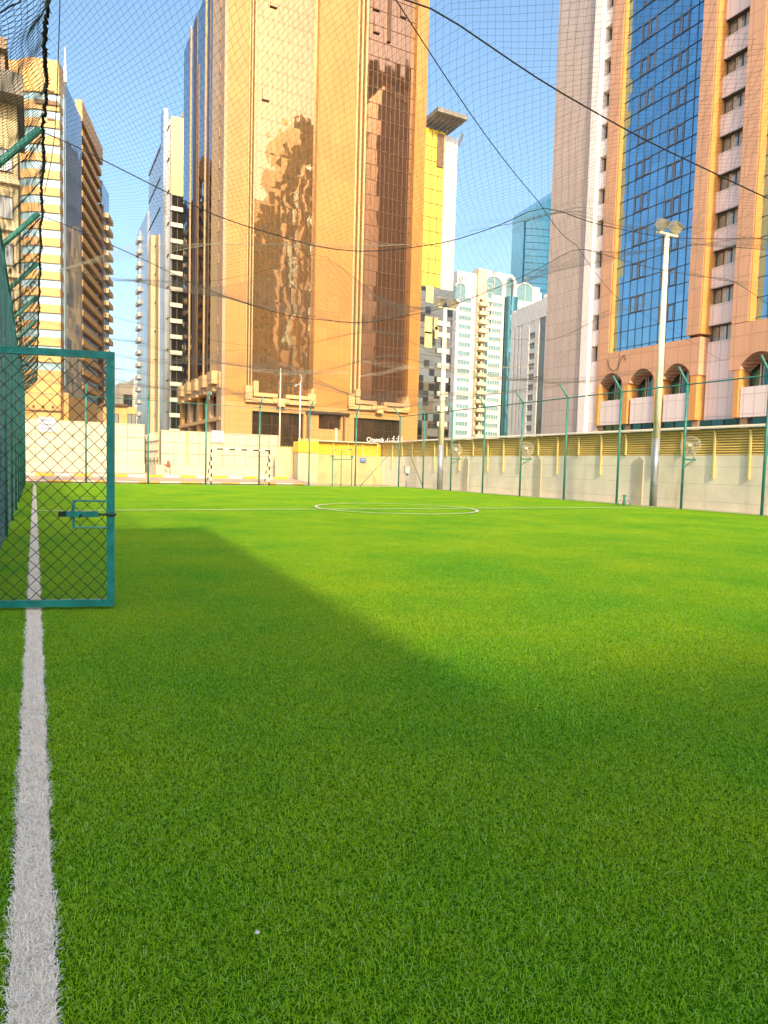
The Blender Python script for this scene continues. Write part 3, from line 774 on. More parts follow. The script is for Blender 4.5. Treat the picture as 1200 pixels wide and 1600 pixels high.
for k in range(20): b.box(-.18, -.14, .3+k*.28, .34+k*.28, 1.0, 1.5, 'black')
b.obj('railing', w2)
a = onY(-40, 655, 50); c = onY(226, 662, 50)
w1 = thing('boundary_wall', 'taller cream stone panel wall at far left seen through the gate', 'wall', (a.x, 50, 0))
panel_wall(w1, c.x-a.x, 3.72, 1.05, 9, 3)

# notices
def sign(name, label, px, py, Y, w_, h_, mat, ink, lines, post=None, seed=1):
    p = onY(px, py, Y); r = random.Random(seed)
    s = thing(name, label, 'sign', (p.x, Y, p.z))
    b = MB(); b.box(-w_/2, w_/2, -.012, .012, -h_/2, h_/2, mat); b.obj('board', s)
    b = MB()
    for k in range(lines):
        z = h_*(.5-(k+.75)/(lines+.5)); th = h_/(lines+1)*.2; x = -w_*.40+r.uniform(0, .1)*w_; xe = w_*.40-r.uniform(0, .12)*w_
        while x < xe:
            l = r.uniform(.035, .075)*w_
            b.box(x, x+l, -.016, -.0125, z-th, z+th*r.uniform(.6, 1), ink); x += l+.025*w_
    b.obj('lettering', s)
    if post:
        b = MB(); b.box(-.03, .03, .014, .05, -p.z, 0, post); b.obj('post', s)
    return s
sign('notice_board', 'white notice with four blue lines on the cream wall above the goal', 340, 682, 45.93, .80, .78, 'sign_white', 'sign_ink', 4, None, 2)
sign('notice_board', 'pale notice with dark bottom edge on the wall behind the gate mesh', 73, 663, 49.92, 1.0, .95, 'sign_white', 'sign_ink', 3, None, 5)
sign('wall_sign', 'small blue sign on the yellow lit wall right of the bare gate frame', 567.5, 719, 44.1, .46, .30, 'blue_sign', 'sign_white', 2, None, 4)

# wall hydrant, utility box, pipe stub
h = gnd(263, 741); h = onY(263, 735, 45.4)
hy = thing('standpipe', 'little cream standpipe with red brown cap beside the panel wall', 'hydrant', (h.x, 45.4, 0))
b = MB(); b.tube([(0, 0, 0), (0, 0, .9)], .10, 'panel', 10, .08); b.obj('column', hy, None, True)
M['rust'] = plain('rusty_red', (.25, .07, .03), .7)
b = MB(); b.tube([(0, 0, .9), (0, 0, 1.12), (0, 0, 1.3)], .16, 'rust', 10, .05); b.box(-.24, -.08, -.05, .05, .95, 1.05, 'rust'); b.obj('cap', hy)
u = thing('utility_box', 'small white box with black lock fixed by the corner fence post', 'box', (20.95, 37.6, 0))
b = MB(); b.box(-.16, .16, -.1, .1, .85, 1.3, 'sign_white'); b.box(-.18, .18, -.12, .12, 1.3, 1.33, 'sign_white'); b.obj('box', u)
b = MB(); b.box(-.10, .08, -.118, -.102, .78, .88, 'black'); b.obj('lock', u)
b = MB(); b.tube([(0, 0, 0), (0, 0, .85)], .03, 'galv', 8); b.obj('stand', u, None, True)
p = gnd(975, 790); bs = thing('pipe_stub', 'short grey green pipe stub between two wire hoops by the right fence', 'bollard', (p.x, p.y, 0))
b = MB(); b.tube([(0, 0, 0), (0, 0, .38)], .045, 'teal_post', 12); b.box(-.05, .05, -.05, .05, .36, .41, 'teal_post'); b.obj('pipe', bs)
for s in (-1, 1):
    b = MB(); c0 = Vector((.10*s, -.06*s, 0)); d = Vector((.085*s, -.05*s, 0))
    b.tube([c0-d*.6, c0-d*.6+Vector((0, 0, .14)), c0-d*.3+Vector((0, 0, .19)), c0+d*.5+Vector((0, 0, .19)), c0+d+Vector((0, 0, .14)), c0+d], .008, 'wire_dark', 6); b.obj('hoop', bs)

p = gnd(402, 1473); b = MB(); b.add([(-.006, -.004, 0), (.005, -.006, .002), (.007, .004, .001), (0, .008, .004), (-.007, .004, .001), (0, 0, .007)], [(0, 1, 5), (1, 2, 5), (2, 3, 5), (3, 4, 5), (4, 0, 5), (4, 3, 2, 1, 0)], 'sign_white')
tag(b.obj('paper_scrap', None, (p.x, p.y, .027)), 'tiny white scrap lying on the near grass right of the touchline', 'litter')
# ------------------------------------------------------------------ poles and lamps
def floodlight(x, y, H, label, r0, sc=1.0):
    t = thing('floodlight_pole', label, 'floodlight', (x, y, 0))
    b = MB(); b.tube([(0, 0, -.05), (0, 0, 2.6)], r0, 'galv', 12); b.tube([(0, 0, 2.601), (0, 0, H)], r0*.98, 'pole_cream', 12, r0*.62); b.obj('pole', t, None, True)
    b = MB(); b.box(-.42*sc, .42*sc, -.05, .05, H-.02, H+.05, 'pole_cream'); b.obj('crossarm', t)
    for s, yaw, rz in ((-1, .5, -.2), (1, -.3, .25)):
        m = Matrix.Translation((s*.27*sc, -.03, H+.24*sc)) @ Matrix.Rotation(R_(15)+yaw*.6, 4, 'Z') @ Matrix.Rotation(R_(35), 4, 'X') @ Matrix.Rotation(rz, 4, 'Y')
        def tf(x, y, z, m=m): return tuple(m @ Vector((x*sc, y*sc, z*sc)))
        b = MB(tf); b.add([(-.2, -.09, -.16), (.2, -.09, -.16), (.2, -.09, .16), (-.2, -.09, .16), (-.14, .13, -.1), (.14, .13, -.1), (.14, .13, .1), (-.14, .13, .1)],
              [(0, 1, 2, 3), (4, 7, 6, 5), (0, 4, 5, 1), (1, 5, 6, 2), (2, 6, 7, 3), (3, 7, 4, 0)], 'lamp_body')
        hd = b.obj('lamp_head', t)
        b = MB(tf); b.box(-.17, .17, -.1, -.092, -.13, .13, 'lamp_glass')
        b.box(-.2, .2, -.12, -.0905, .132, .16, 'lamp_body'); b.box(-.2, .2, -.12, -.0905, -.16, -.132, 'lamp_body')
        b.box(-.2, -.172, -.12, -.0905, -.131, .131, 'lamp_body'); b.box(.172, .2, -.12, -.0905, -.131, .131, 'lamp_body')
        b.obj('lens', hd)
        b = MB(); b.tube([(s*.27*sc, 0, H+.03), (s*.27*sc, -.02, H+.18*sc)], .025, 'galv', 6); b.obj('bracket', t)
pr = onX(1020, 792, 21.15); ht = onY(1040, 366, pr.y).z
floodlight(21.15, pr.y, ht, 'tall cream floodlight pole with two lamp heads in front of the blue glass bay', .14, 1.3)
pm = onX(687, 763, 21.3); hm = onY(694, 482, pm.y).z
floodlight(21.3, pm.y, hm, 'farther floodlight pole with two lamp heads before the patchwork glass tower', .17, 1.6)
p = onY(436, 742, 45.2); zt = onY(436, 575, 45.2).z
b = MB(); b.tube([(0, 0, -.05), (0, 0, zt)], .06, 'flash', 10, .045)
tag(b.obj('pole', None, (p.x, 45.2, 0), True), 'thin plain white pole standing at the end of the cream panel wall', 'pole')
p = onY(468, 690, 58); zt = onY(468, 598, 58).z
t = thing('street_lamp', 'small white street lamp with short arm before the gold tower podium', 'lamp', (p.x, 58, 0))
b = MB(); b.tube([(0, 0, 0), (0, 0, zt)], .08, 'sign_white', 9, .06); b.obj('pole', t, None, True)
b = MB(); b.tube([(.05, 0, zt-.05), (-.5, 0, zt-.25)], .04, 'sign_white', 7); b.obj('arm', t)
b = MB(); b.box(-.62, -.36, -.1, .1, zt-.36, zt-.27, 'lamp_body'); b.obj('lamp_head', t)
b = MB(); b.tube([(0, 0, zt), (.12, 0, zt+.35), (-.03, 0, zt+.75)], .045, 'sign_white', 7); b.obj('finial', t)
# white pipe mast on podium side
p = onY(525, 690, 62)
b = MB(); b.tube([(0, 0, 0), (0, 0, onY(525, 670, 62).z)], .12, 'wcream', 10); b.tube([(0, 0, onY(525, 671, 62).z), (0, 0, onY(525, 669, 62).z)], .16, 'wcream', 10)
tag(b.obj('vent_pipe', None, (p.x, 62, 0), True), 'short cream vent pipe below the small podium window of the gold tower', 'pipe')
# cameras on the back fence posts, far left
def seccam(px, py, label):
    p = onY(px, py, FY1); t = thing('security_camera', label, 'camera', (p.x, FY1, p.z))
    b = MB(); b.tube([(0, 0, -.3), (0, -.05, 0)], .02, 'galv', 6); b.obj('bracket', t)
    b = MB(); b.box(-.09, .09, -.16, .16, -.02, .10, 'sign_white'); b.box(-.1, .1, -.2, .17, .1, .12, 'sign_white'); b.obj('housing', t)
    b = MB(); b.tube([(0, -.161, .04), (0, -.18, .04)], .04, 'black', 10); b.obj('lens', t)
seccam(327, 616, 'white camera on the outrigger of the far fence post left of the goal')

# ------------------------------------------------------------------ fans on the right fence
def fan(k, label, yawd, tilt):
    y = POSTY[k]
    t = thing('cooling_fan', label, 'fan', (FX1, y, 0), 0, 'fans bracketed to the right fence posts')
    zb = 1.80
    b = MB(); b.box(.0, .62, -.03, .03, zb-.03, zb+.03, 'teal_post'); b.tube([(.02, 0, zb-.3), (.45, 0, zb-.04)], .018, 'teal_post', 7); b.obj('bracket', t)
    b = MB(); b.tube([(.55, 0, zb+.03), (.57, 0, zb+.16), (.45, -.01, zb+.30), (.34, -.02, zb+.48)], .026, 'flash', 8); b.obj('stem', t, None, True)
    m = Matrix.Translation((.28, -.03, zb+.5)) @ Matrix.Rotation(R_(yawd), 4, 'Z') @ Matrix.Rotation(R_(tilt), 4, 'Y')
    def tf(x, y, z): return tuple(m @ Vector((x, y, z)))
    b = MB(tf)
    for xx, rr in ((-.09, .12), (-.10, .22), (-.07, .30), (0, .335), (.06, .31), (.09, .2), (.10, .11)): b.ring((xx, 0, 0), (1, 0, 0), rr, .0045 if rr < .33 else .009, 'fanwire', 28, 4)
    for i in range(18):
        q = 2*math.pi*i/18; cq, sq = math.cos(q), math.sin(q)
        b.tube([(-.09, .06*cq, .06*sq), (-.10, .22*cq, .22*sq), (0, .335*cq, .335*sq), (.09, .2*cq, .2*sq), (.1, .06*cq, .06*sq)], .0025, 'fanwire', 3, cap=False)
    b.obj('cage', t)
    b = MB(tf)
    for i in range(3):
        q = 2*math.pi*i/3+.6; vs = []
        for rr, w_ in ((.06, .05), (.18, .10), (.29, .11)):
            for e in (-1, 1):
                a_ = q+e*w_/rr*.5; vs.append((e*.03, rr*math.cos(a_), rr*math.sin(a_)))
        vs2 = [(x+.006, y_, z_) for x, y_, z_ in vs]
        b.add(vs+vs2, [(0, 1, 3, 2), (2, 3, 5, 4), (7, 6, 8, 9), (9, 8, 10, 11), (0, 2, 8, 6), (2, 4, 10, 8), (1, 7, 9, 3), (3, 9, 11, 5), (4, 5, 11, 10), (0, 6, 7, 1)], 'lamp_body')
    b.obj('blades', t)
    b = MB(tf); b.tube([(-.11, 0, 0), (.12, 0, 0)], .07, 'flash', 12); b.tube([(.121, 0, 0), (.22, 0, 0)], .085, 'lamp_body', 12, .06); b.obj('motor', t)
    b = MB(); b.tube([(.5, -.02, zb+.1), (.45, -.05, zb-.12), (.25, -.05, zb-.2), (.06, -.03, zb-.15)], .008, 'cable', 5); b.obj('flex', t)
fan(7, 'nearest round cage fan on its post, before the right wall below the arched windows', 30, 12)
fan(4, 'middle cage fan on a fence post below the white apartment slab', 55, 14)
fan(2, 'farthest cage fan on a fence post beside the far floodlight pole', 60, 10)

# ------------------------------------------------------------------ BUILDINGS
# gold tower -------------------------------------------------------
def gold_tower():
    F = Frame(19.85, 80); fx_ = lambda px: F.front(px, 500)[0]
    T = thing('gold_tower', 'huge gold clad tower with mirrored bays filling the centre of the view', 'tower', (19.85, 80, 0))
    H = onX(290, 62, 19.85).z
    D = F.side(286, 300, 0)[0]; W = F.front(657, 500)[0]
    FA = Face(T, 'front'); LA = Face(T, 'left')
    P1 = fx_(384); B0 = fx_(396); B1 = fx_(491); P3 = fx_(549); B2a = fx_(567); B3 = fx_(640)
    zg1 = F.front(440, 618)[1]; zg2 = F.front(600, 632)[1]
    b = FA.mb()
    b.box(0, P1, -2.5, 0, 8.6, H, 'gold'); b.box(B1, P3, -2.5, 0, 8.6, H+.02, 'gold'); b.box(B3, W, -2.5, 0, 8.6, H+.01, 'gold')
    b.box(.0, W, -3, -2.52, 8.6, H-1.5, 'browncap')
    b.box(.6, W-.2, -D, -3.02, .0, H-.4, 'gold')
    # podium front
    b.box(0, fx_(396), -2.4, .02, 0, 8.58, 'gold_base'); b.box(fx_(477), fx_(501), -2.4, .02, 0, 8.58, 'gold_base')
    b.box(fx_(501), fx_(536), -2.4, .018, 0, F.front(517, 671)[1], 'gold_base'); b.box(fx_(501), fx_(536), -2.4, .018, F.front(517, 648)[1], 8.58, 'gold_base')
    b.box(fx_(536), fx_(557), -2.4, .02, 0, 8.58, 'gold_base'); b.box(fx_(631), W, -2.4, .02, 0, 8.58, 'gold_base')
    b.box(fx_(396), fx_(477), -2.4, .015, 7.55, 8.58, 'gold_base'); b.box(fx_(557), fx_(631), -2.4, .015, 7.5, 8.58, 'gold_base')
    b.obj('wall', T)
    # bays
    for (u0, u1, z0, mt, nc) in ((P1, B1, zg1, 'bronze1', 14), (P3, B3, zg2, 'bronze2', 13)):
        b = FA.mb(); b.box(u0+.01, u1-.01, -1.2, -.75, z0-.6, H-.6, mt); b.obj('mirror_glass', T)
        b = FA.mb(); w_ = (u1-u0)/nc
        zz = z0; k = 0
        if mt == 'bronze2':
            for i in range(1, nc): b.box(u0+i*w_-.022, u0+i*w_+.022, -.748, -.71, z0, H-.6, 'bronze_mull')
            while zz < H-1: b.box(u0, u1, -.747, -.70, zz-.03, zz+.03, 'bronze_mull'); zz += 1.9
        else:
            for i in range(1, nc): b.box(u0+i*w_-.012, u0+i*w_+.012, -.748, -.735, z0, H-.6, 'bronze_mull')
            while zz < H-1: b.box(u0, u1, -.747, -.734, zz-.012, zz+.012, 'bronze_mull'); zz += 1.9
        b.obj('mullions', T)
    # fins left of each bay
    for (a, c) in ((P1, B0), (P3, B2a)):
        for k in range(3):
            w_ = (c-a)/3; b = FA.mb(); b.box(a+k*w_+.08, a+k*w_+w_*.62, -.74, -.15+.12*k, zg1-1.6+.0, H-.3, 'goldfin'); b.obj('fin', T)
    # stepped ledges under the bays
    for (c0, c1) in ((384, 492), (546, 640)):
        u0, u1 = fx_(c0), fx_(c1); um = (u0+u1)/2; w_ = u1-u0; zb = 8.55
        b = FA.mb()
        b.box(u0, u1, -.7, .5, zb, zb+.55, 'goldfin')
        b.box(u0+w_*.10, um-w_*.06, -.7, .72, zb+.68, zb+1.15, 'goldfin'); b.box(um+w_*.06, u1-w_*.06, -.7, .72, zb+.68, zb+1.15, 'goldfin')
        b.box(u0-.1, u0+w_*.09, -.7, .6, zb+.3, zb+1.9, 'goldfin'); b.box(u0+w_*.10, u0+w_*.17, -.7, .66, zb+.7, zb+2.5, 'goldfin')
        b.box(u1-w_*.1, u1+.1, -.7, .6, zb+.25, zb+1.5, 'goldfin'); b.box(u1-w_*.06, u1-w_*.02, -.7, .64, zb+1.5, zb+2.1, 'goldfin')
        b.box(um-w_*.05, um+w_*.05, -.7, .78, zb-.35, zb+.62, 'goldfin'); b.box(um-w_*.12, um+w_*.12, -.7, .62, zb+.1, zb+.62, 'goldfin')
        b.box(u0+.2, u1-.2, -.72, -.2, zb+.56, zb+1.3, 'browncap')
        b.obj('stepped_ledge', T)
    # podium openings
    for (c0, c1, z0, z1) in ((396, 477, 0, 7.55), (557, 631, 0, 7.5), (501, 536, F.front(517, 671)[1], F.front(517, 648)[1])):
        u0, u1 = fx_(c0), fx_(c1)
        me = FA.window_mesh(u1-u0-.02, z1-z0-.02, max(2, int((u1-u0)/1.1)), max(1, int((z1-z0)/1.4)), 'shopglass', 'browncap', .06, .1)
        FA.put('shop_window', me, u0+.01, -.55, z0+.01)
    b = FA.mb(); b.box(fx_(480), fx_(548), .022, .5, 7.7, 7.95, 'browncap'); b.obj('canopy', T)
    for px in (540, 483): 
        b = FA.mb(); b.tube([(fx_(px), .3, 0), (fx_(px), .3, 7.6)], .14, 'bronze_mull', 8); b.obj('downpipe', T)
    # slots and little ledges high up
    for (px, py, w_, h_) in ((612, 28, .5, 5.2), ):
        x, z = F.front(px, py); b = FA.mb(); b.box(x-w_/2, x+w_/2, -.7, -.5, z-h_/2, z+h_/2, 'browncap'); b.obj('vent_slot', T)
    for (px, py, fa) in ((418, 152, -.73), (592, 10, -.69), (592, 46, -.69), (634, 22, -.69), (430, 5, -.73)):
        x, z = F.front(px, py); b = FA.mb(); b.box(x-.45, x+.45, fa, fa+.18, z-.08, z+.04, 'browncap'); b.box(x-.45, x-.40, fa, fa+.12, z+.041, z+1.3, 'browncap'); b.obj('hood_ledge', T)
    # left side
    y_t = F.side(345, 400, 0)[0]; y_c = F.side(332, 400, 0)[0]
    b = LA.mb(); b.box(0.02, y_t, .0, .35, 0, H-.3, 'taupe')
    b.box(y_t+.03, y_c, -.4, .2, 12, H-.2, 'goldfin')
    b.obj('corner_pier', T)
    b = LA.mb(); b.box(y_t+.02, D-.02, -.55, -.02, 12, H-1, 'bluebronze'); b.obj('mirror_glass', T)
    for px in (297, 320, 309):
        yy = F.side(px, 300, 0)[0]; b = LA.mb(); b.box(yy-.22, yy+.22, -.018, .08, 12.2, H-.4 if px != 309 else H-8, 'goldfin' if px != 309 else 'browncap'); b.obj('fin', T)
    for px, w_ in ((304, 1.1), (325, .5)):
        yy = F.side(px, 300, 0)[0]; b = LA.mb(); b.box(yy-w_, yy+w_, -.018, .03, 12.2, H-.8, 'browncap'); b.obj('dark_rib', T)
    # chevron notches on the cream corner column
    b = LA.mb(); zz = 14
    while zz < H-3:
        b.box(y_t-.5, y_t+.0, .36, .42, zz, zz+1.1, 'taupe'); zz += 3.6
    b.obj('chevron_notches', T)
    # stepped cornice of the side and columns under it
    b = LA.mb(); n = 5
    for i in range(n):
        ya = 1.5+i*(D-2.5)/n; yb = ya+(D-2.5)/n*.55; zb = 10.4
        b.box(ya, yb, -.5, 1.2, zb+.2, zb+1.7, 'goldfin'); b.box(ya+.8, yb+1.6, -.5, .9, zb-.6, zb+.18, 'goldfin')
    b.box(.5, D, -.5, .5, 10.1, 11.9, 'goldfin'); b.obj('stepped_ledge', T)
    b = LA.mb()
    for i in range(5): ya = .4+i*(D-1.8)/4; b.box(ya, ya+1.5, -.4, .25, 0, 10.08, ('gold_base', 'taupe')[i % 2])
    b.box(.5, D, -.45, .45, 6.3, 6.7, 'goldfin'); b.obj('column_row', T)
    for i in range(4):
        ya = 2.0+i*(D-1.8)/4; me = LA.window_mesh((D-1.8)/4-1.7, 3.2, 2, 2, 'shopglass', 'browncap'); LA.put('shop_window', me, ya, -.3, 6.9)
    # lettering over the shop
    cu = bpy.data.curves.new('lettering', 'FONT'); cu.body = 'Otantik'; cu.extrude = .04; cu.size = 1.18
    to = bpy.data.objects.new('tmp', cu); COL.objects.link(to); bpy.context.view_layer.update()
    dg = bpy.context.evaluated_depsgraph_get(); me = bpy.data.meshes.new_from_object(to.evaluated_get(dg)); bpy.data.objects.remove(to)
    M['letter_white'] = plain('white_letter', (.85, .84, .80), .4, 0, .02)
    me.materials.clear(); me.materials.append(M['letter_white'])
    x0, z0 = F.front(573, 690, -.2); x1 = F.front(601, 690, -.2)[0]
    wd = max(v.co.x for v in me.vertices)
    o = link('sign_lettering', me, T, (x0, -.12, z0)); o.rotation_euler = (R_(90), 0, 0); sc = (x1-x0)/wd; o.scale = (sc, sc, 1)
    # the cursive script beside it
    b = FA.mb(); x2 = F.front(628, 690, -.2)[0]; s = x2-x1-.2; X0 = x1+.2
    def st(pts_, r=.055): b.tube([(X0+s*a, .14, z0+c) for a, c in pts_], r, 'letter_white', 6)
    st([(1, .9), (1, .05)]); st([(.92, .45), (.86, .5), (.84, .3), (.9, .25), (.86, .0), (.80, -.15)]); st([(.78, .95), (.78, .05)])
    st([(.72, .35), (.70, .05), (.62, .05), (.60, .3), (.58, .05), (.50, .05), (.49, .9)]); st([(.44, .35), (.42, .02), (.34, .05), (.33, .35), (.32, .05), (.24, .05), (.22, .3), (.2, .05), (.12, .0)])
    st([(.10, .5), (.08, .1), (.02, .0), (0, .25)])
    for a, c in ((.69, .55), (.66, .55), (.61, -.18), (.42, .55), (.39, .55), (.33, -.2), (.2, .5)): st([(a-.01, c), (a+.01, c+.02)], .06)
    b.obj('sign_lettering', T)
    b = FA.mb(); b.box(fx_(570), fx_(630), -.3, .1, z0-.55, z0-.12, 'browncap'); b.obj('sign_fascia', T)
gold_tower()

# right building ---------------------------------------------------
def right_building():
    OY = 8.0; X0 = 50.0
    T = thing('apartment_tower', 'pink and orange tiled tower with a blue mirrored bay on the right', 'tower', (X0, OY, 0))
    LA = Face(T, 'left'); H = 62.0; g = lambda y: y-OY
    zr = [13.2+3.1*k for k in range(16)]
    b = LA.mb(); b.box(g(10), g(59.2), -26, -1.6, 0, H-.5, 'pink'); b.obj('wall', T)
    b = LA.mb(); b.box(g(53.58), g(59.25), -1.6, 0, 5.3, H, 'pink'); b.obj('pink_panel', T)
    b = LA.mb(); b.box(g(53.58), g(59.24), -1.6, -.05, 3.0, 5.28, 'browncap'); b.obj('base_band', T)
    b = LA.mb(); b.box(g(52.55), g(53.57), -1.6, .2, 5.3, H+.02, 'whitestrip'); b.obj('white_pilaster', T)
    # narrow window column
    rows = [(z-.78, z+.78) for z in zr]
    b = LA.mb(); LA.strip(b, g(51.35), g(52.54), 5.3, H, rows, -1.6, -.35, 'pinkwhite')
    me = LA.window_mesh(1.17, 1.54, 2, 1, 'winglass', 'winframe', .06, .08, 'curtain')
    for z in zr: LA.put('window', me, g(51.36), -1.0, z-.77)
    # piers and girder with arches
    def pier(y0, y1, zb, d=0.0, m='orange'): 
        b.box(g(y0), g(y1), -1.58, d, zb, H+.01, m)
    b = LA.mb(); pier(49.92, 51.34, 12.95); pier(39.67, 40.98, 13.2); pier(35.3, 36.7, 13.45); b.obj('orange_pier', T)
    b = LA.mb(); pier(49.75, 49.915, 12.95, -.06, 'orangeplain'); pier(39.55, 39.665, 13.2, -.05, 'orangeplain'); pier(35.18, 35.295, 13.45, -.05, 'orangeplain'); b.obj('edge_trim', T)
    # second block further right (leaves the frame)
    b = LA.mb(); pier(24.4, 25.9, 13.45); pier(19.6, 21, 13.45); pier(10, 13, 5.9); b.obj('orange_pier', T)
    # mirrored bays
    for (y0, y1, d, zb) in ((40.98, 49.75, -.5, 12.95), (25.9, 35.18, -.8, 13.45), (13.0, 19.6, -.8, 13.45)):
        b = LA.mb(); b.box(g(y0)+.01, g(y1)-.01, d-.4, d, zb, H-.3, 'blueglass'); b.obj('mirror_glass', T)
        b = LA.mb(); n = 10; w_ = (y1-y0)/n
        for i in range(1, n): b.box(g(y0)+i*w_-.02, g(y0)+i*w_+.02, d+.002, d+.06, zb, H-.3, 'bluemull')
        z = zb+.35; k = 0
        while z < H-1:
            b.box(g(y0)+.02, g(y1)-.02, d+.001, d+.07, z-.022, z+.022, 'bluemull'); z += 1.55; k += 1
        b.obj('mullions', T)
        z = zb+.35+1.55; k = 0
        while z < H-3:       # opening sashes, in pairs, on alternate rows
            for c in ((6, 7) if k % 2 else (2, 3)):
                b = LA.mb()
                a = g(y0)+c*w_+.05; e = a+w_-.10; t_ = .075
                for q in ((a, e, z+.04, z+.04+t_), (a, e, z+1.51-t_, z+1.51), (a, a+t_, z+.04+t_, z+1.51-t_), (e-t_, e, z+.04+t_, z+1.51-t_)): b.box(q[0], q[1], d+.072, d+.11, q[2], q[3], 'sash')
                b.obj('sash_frame', T)
            z += 1.55; k += 1
    # wide window column in its recess
    for (y0, y1) in ((36.7, 39.55), (21.0, 24.4)):
        b = LA.mb(); rows = [(z-.68, z+.68) for z in zr]
        LA.strip(b, g(y0)+.01, g(y1)-.01, 5.95, H, rows, -1.58, -.98, 'pinkwhite')
        me = LA.window_mesh(y1-y0-.04, 1.34, 4, 1, 'winglass', 'winframe', .06, .07, 'curtain')
        for z in zr: LA.put('window', me, g(y0)+.02, -1.45, z-.67)
        b = LA.mb()
        for z in zr: b.box(g(y0)+.03, g(y1)-.03, -1.36, -.95, z+.66, z+.672, 'winframe')
        b.obj('window_head', T)
    # girder with arched mouths
    def arches(lst, y0, y1, ztop, zsp=10.0, crown=.95):
        b = LA.mb(); lst = sorted(lst); edges = [y0]
        for a, c in lst: edges += [a, c]
        edges.append(y1)
        for i in range(0, len(edges), 2):
            if edges[i+1]-edges[i] > .02: b.box(g(edges[i]), g(edges[i+1]), -1.2, -.004*(i % 2), zsp-.25, ztop, 'orange')
        for a, c in lst:
            n = 14
            for k in range(n):
                ua = a+(c-a)*k/n; ub = a+(c-a)*(k+1)/n
                za = zsp+crown*math.sin(math.pi*max(.02, k/n))**.75 if 0 < k < n else zsp; zb = zsp+crown*math.sin(math.pi*(k+1)/n)**.75 if k+1 < n else zsp
                vs = [(g(ua), -.7, za), (g(ub), -.7, zb), (g(ub), -.7, ztop), (g(ua), -.7, ztop), (g(ua), 0, za), (g(ub), 0, zb), (g(ub), 0, ztop), (g(ua), 0, ztop)]
                b.add(vs, [(4, 5, 6, 7), (0, 3, 2, 1), (0, 1, 5, 4), (3, 7, 6, 2)], 'orange')
        b.obj('arched_girder', T)
        for a, c in lst:      # tiled soffit hood, window and corbel
            b = LA.mb(); n = 12
            for k in range(n):
                ta, tb = k/n, (k+1)/n; f = lambda q: zsp+crown*math.sin(math.pi*min(.98, max(.02, q)))**.75-.06
                ua, ub = a+(c-a)*ta, a+(c-a)*tb
                b.add([(g(ua), -.02, f(ta)), (g(ub), -.02, f(tb)), (g(ub), -1.15, f(tb)-.55), (g(ua), -1.15, f(ta)-.55)], [(0, 1, 2, 3)], 'hood')
            b.obj('soffit_hood', T)
            me = LA.window_mesh(c-a-.06, 2.2, 3, 1, 'tealglass', 'winframe', .09, .09, 'curtain'); LA.put('window', me, g(a)+.03, -1.3, 8.36)
            b = LA.mb(); b.box(g(a)-.72, g(a)-.06, -1.4, -.03, 5.95, zsp-.26, 'orangeplain'); b.obj('orange_column', T)
        b = LA.mb(); a = lst[-1][1]; b.box(g(a)+.06, g(a)+.5, -1.4, -.03, 5.95, zsp-.26, 'orangeplain'); b.obj('orange_column', T)
    arches([(40.4, 43.2), (44.2, 47.0), (47.95, 50.85)], 39.56, 51.34, 12.93)
    arches([(32.6, 35.7), (28.8, 31.9), (25.0, 28.1)], 24.4, 36.7, 13.4)
    b = LA.mb()
    for (y0, y1) in ((51.9, 52.5), ):
        pass
    for (a, c) in ((40.4, 43.2), (44.2, 47.0), (47.95, 50.85), (32.6, 35.7), (28.8, 31.9)): b = LA.mb(); b.box(g(a)+.02, g(c)-.02, -1.4, -.2, 5.95, 8.33, 'pinkwhite'); b.obj('spandrel', T)
    # dark glazed strip at street level
    b = LA.mb(); b.box(g(10), g(53.5), -1.55, -.7, .0, 5.93, 'tealglass'); b.obj('shop_glazing', T)
    b = LA.mb()
    for k in range(33): y = 13+k*1.22; b.box(g(y)-.05, g(y)+.05, -.698, -.62, 0, 5.9, 'winframe')
    for y in (40, 44, 47.5, 51, 35.5, 31): b.box(g(y)-.3, g(y)+.3, -.696, -.5, 0, 5.9, 'taupe')
    b.obj('shop_mullions', T)
    b = LA.mb(); y, z = 49.4, 13.0      # loose wire hanging on the facade
    b.tube([(g(49.9), .03, 12.3), (g(49.6), .04, 11.5), (g(49.1), .04, 11.1), (g(48.5), .04, 11.3), (g(48.2), .04, 12.2), (g(47.8), .04, 12.5), (g(47.6), .04, 12.0)], .025, 'cable', 5); b.obj('loose_wire', T)
    b = LA.mb(); b.box(g(10), g(59.0), -25, -1, H+.03, H+.9, 'pinkwhite'); b.obj('parapet', T)
right_building()

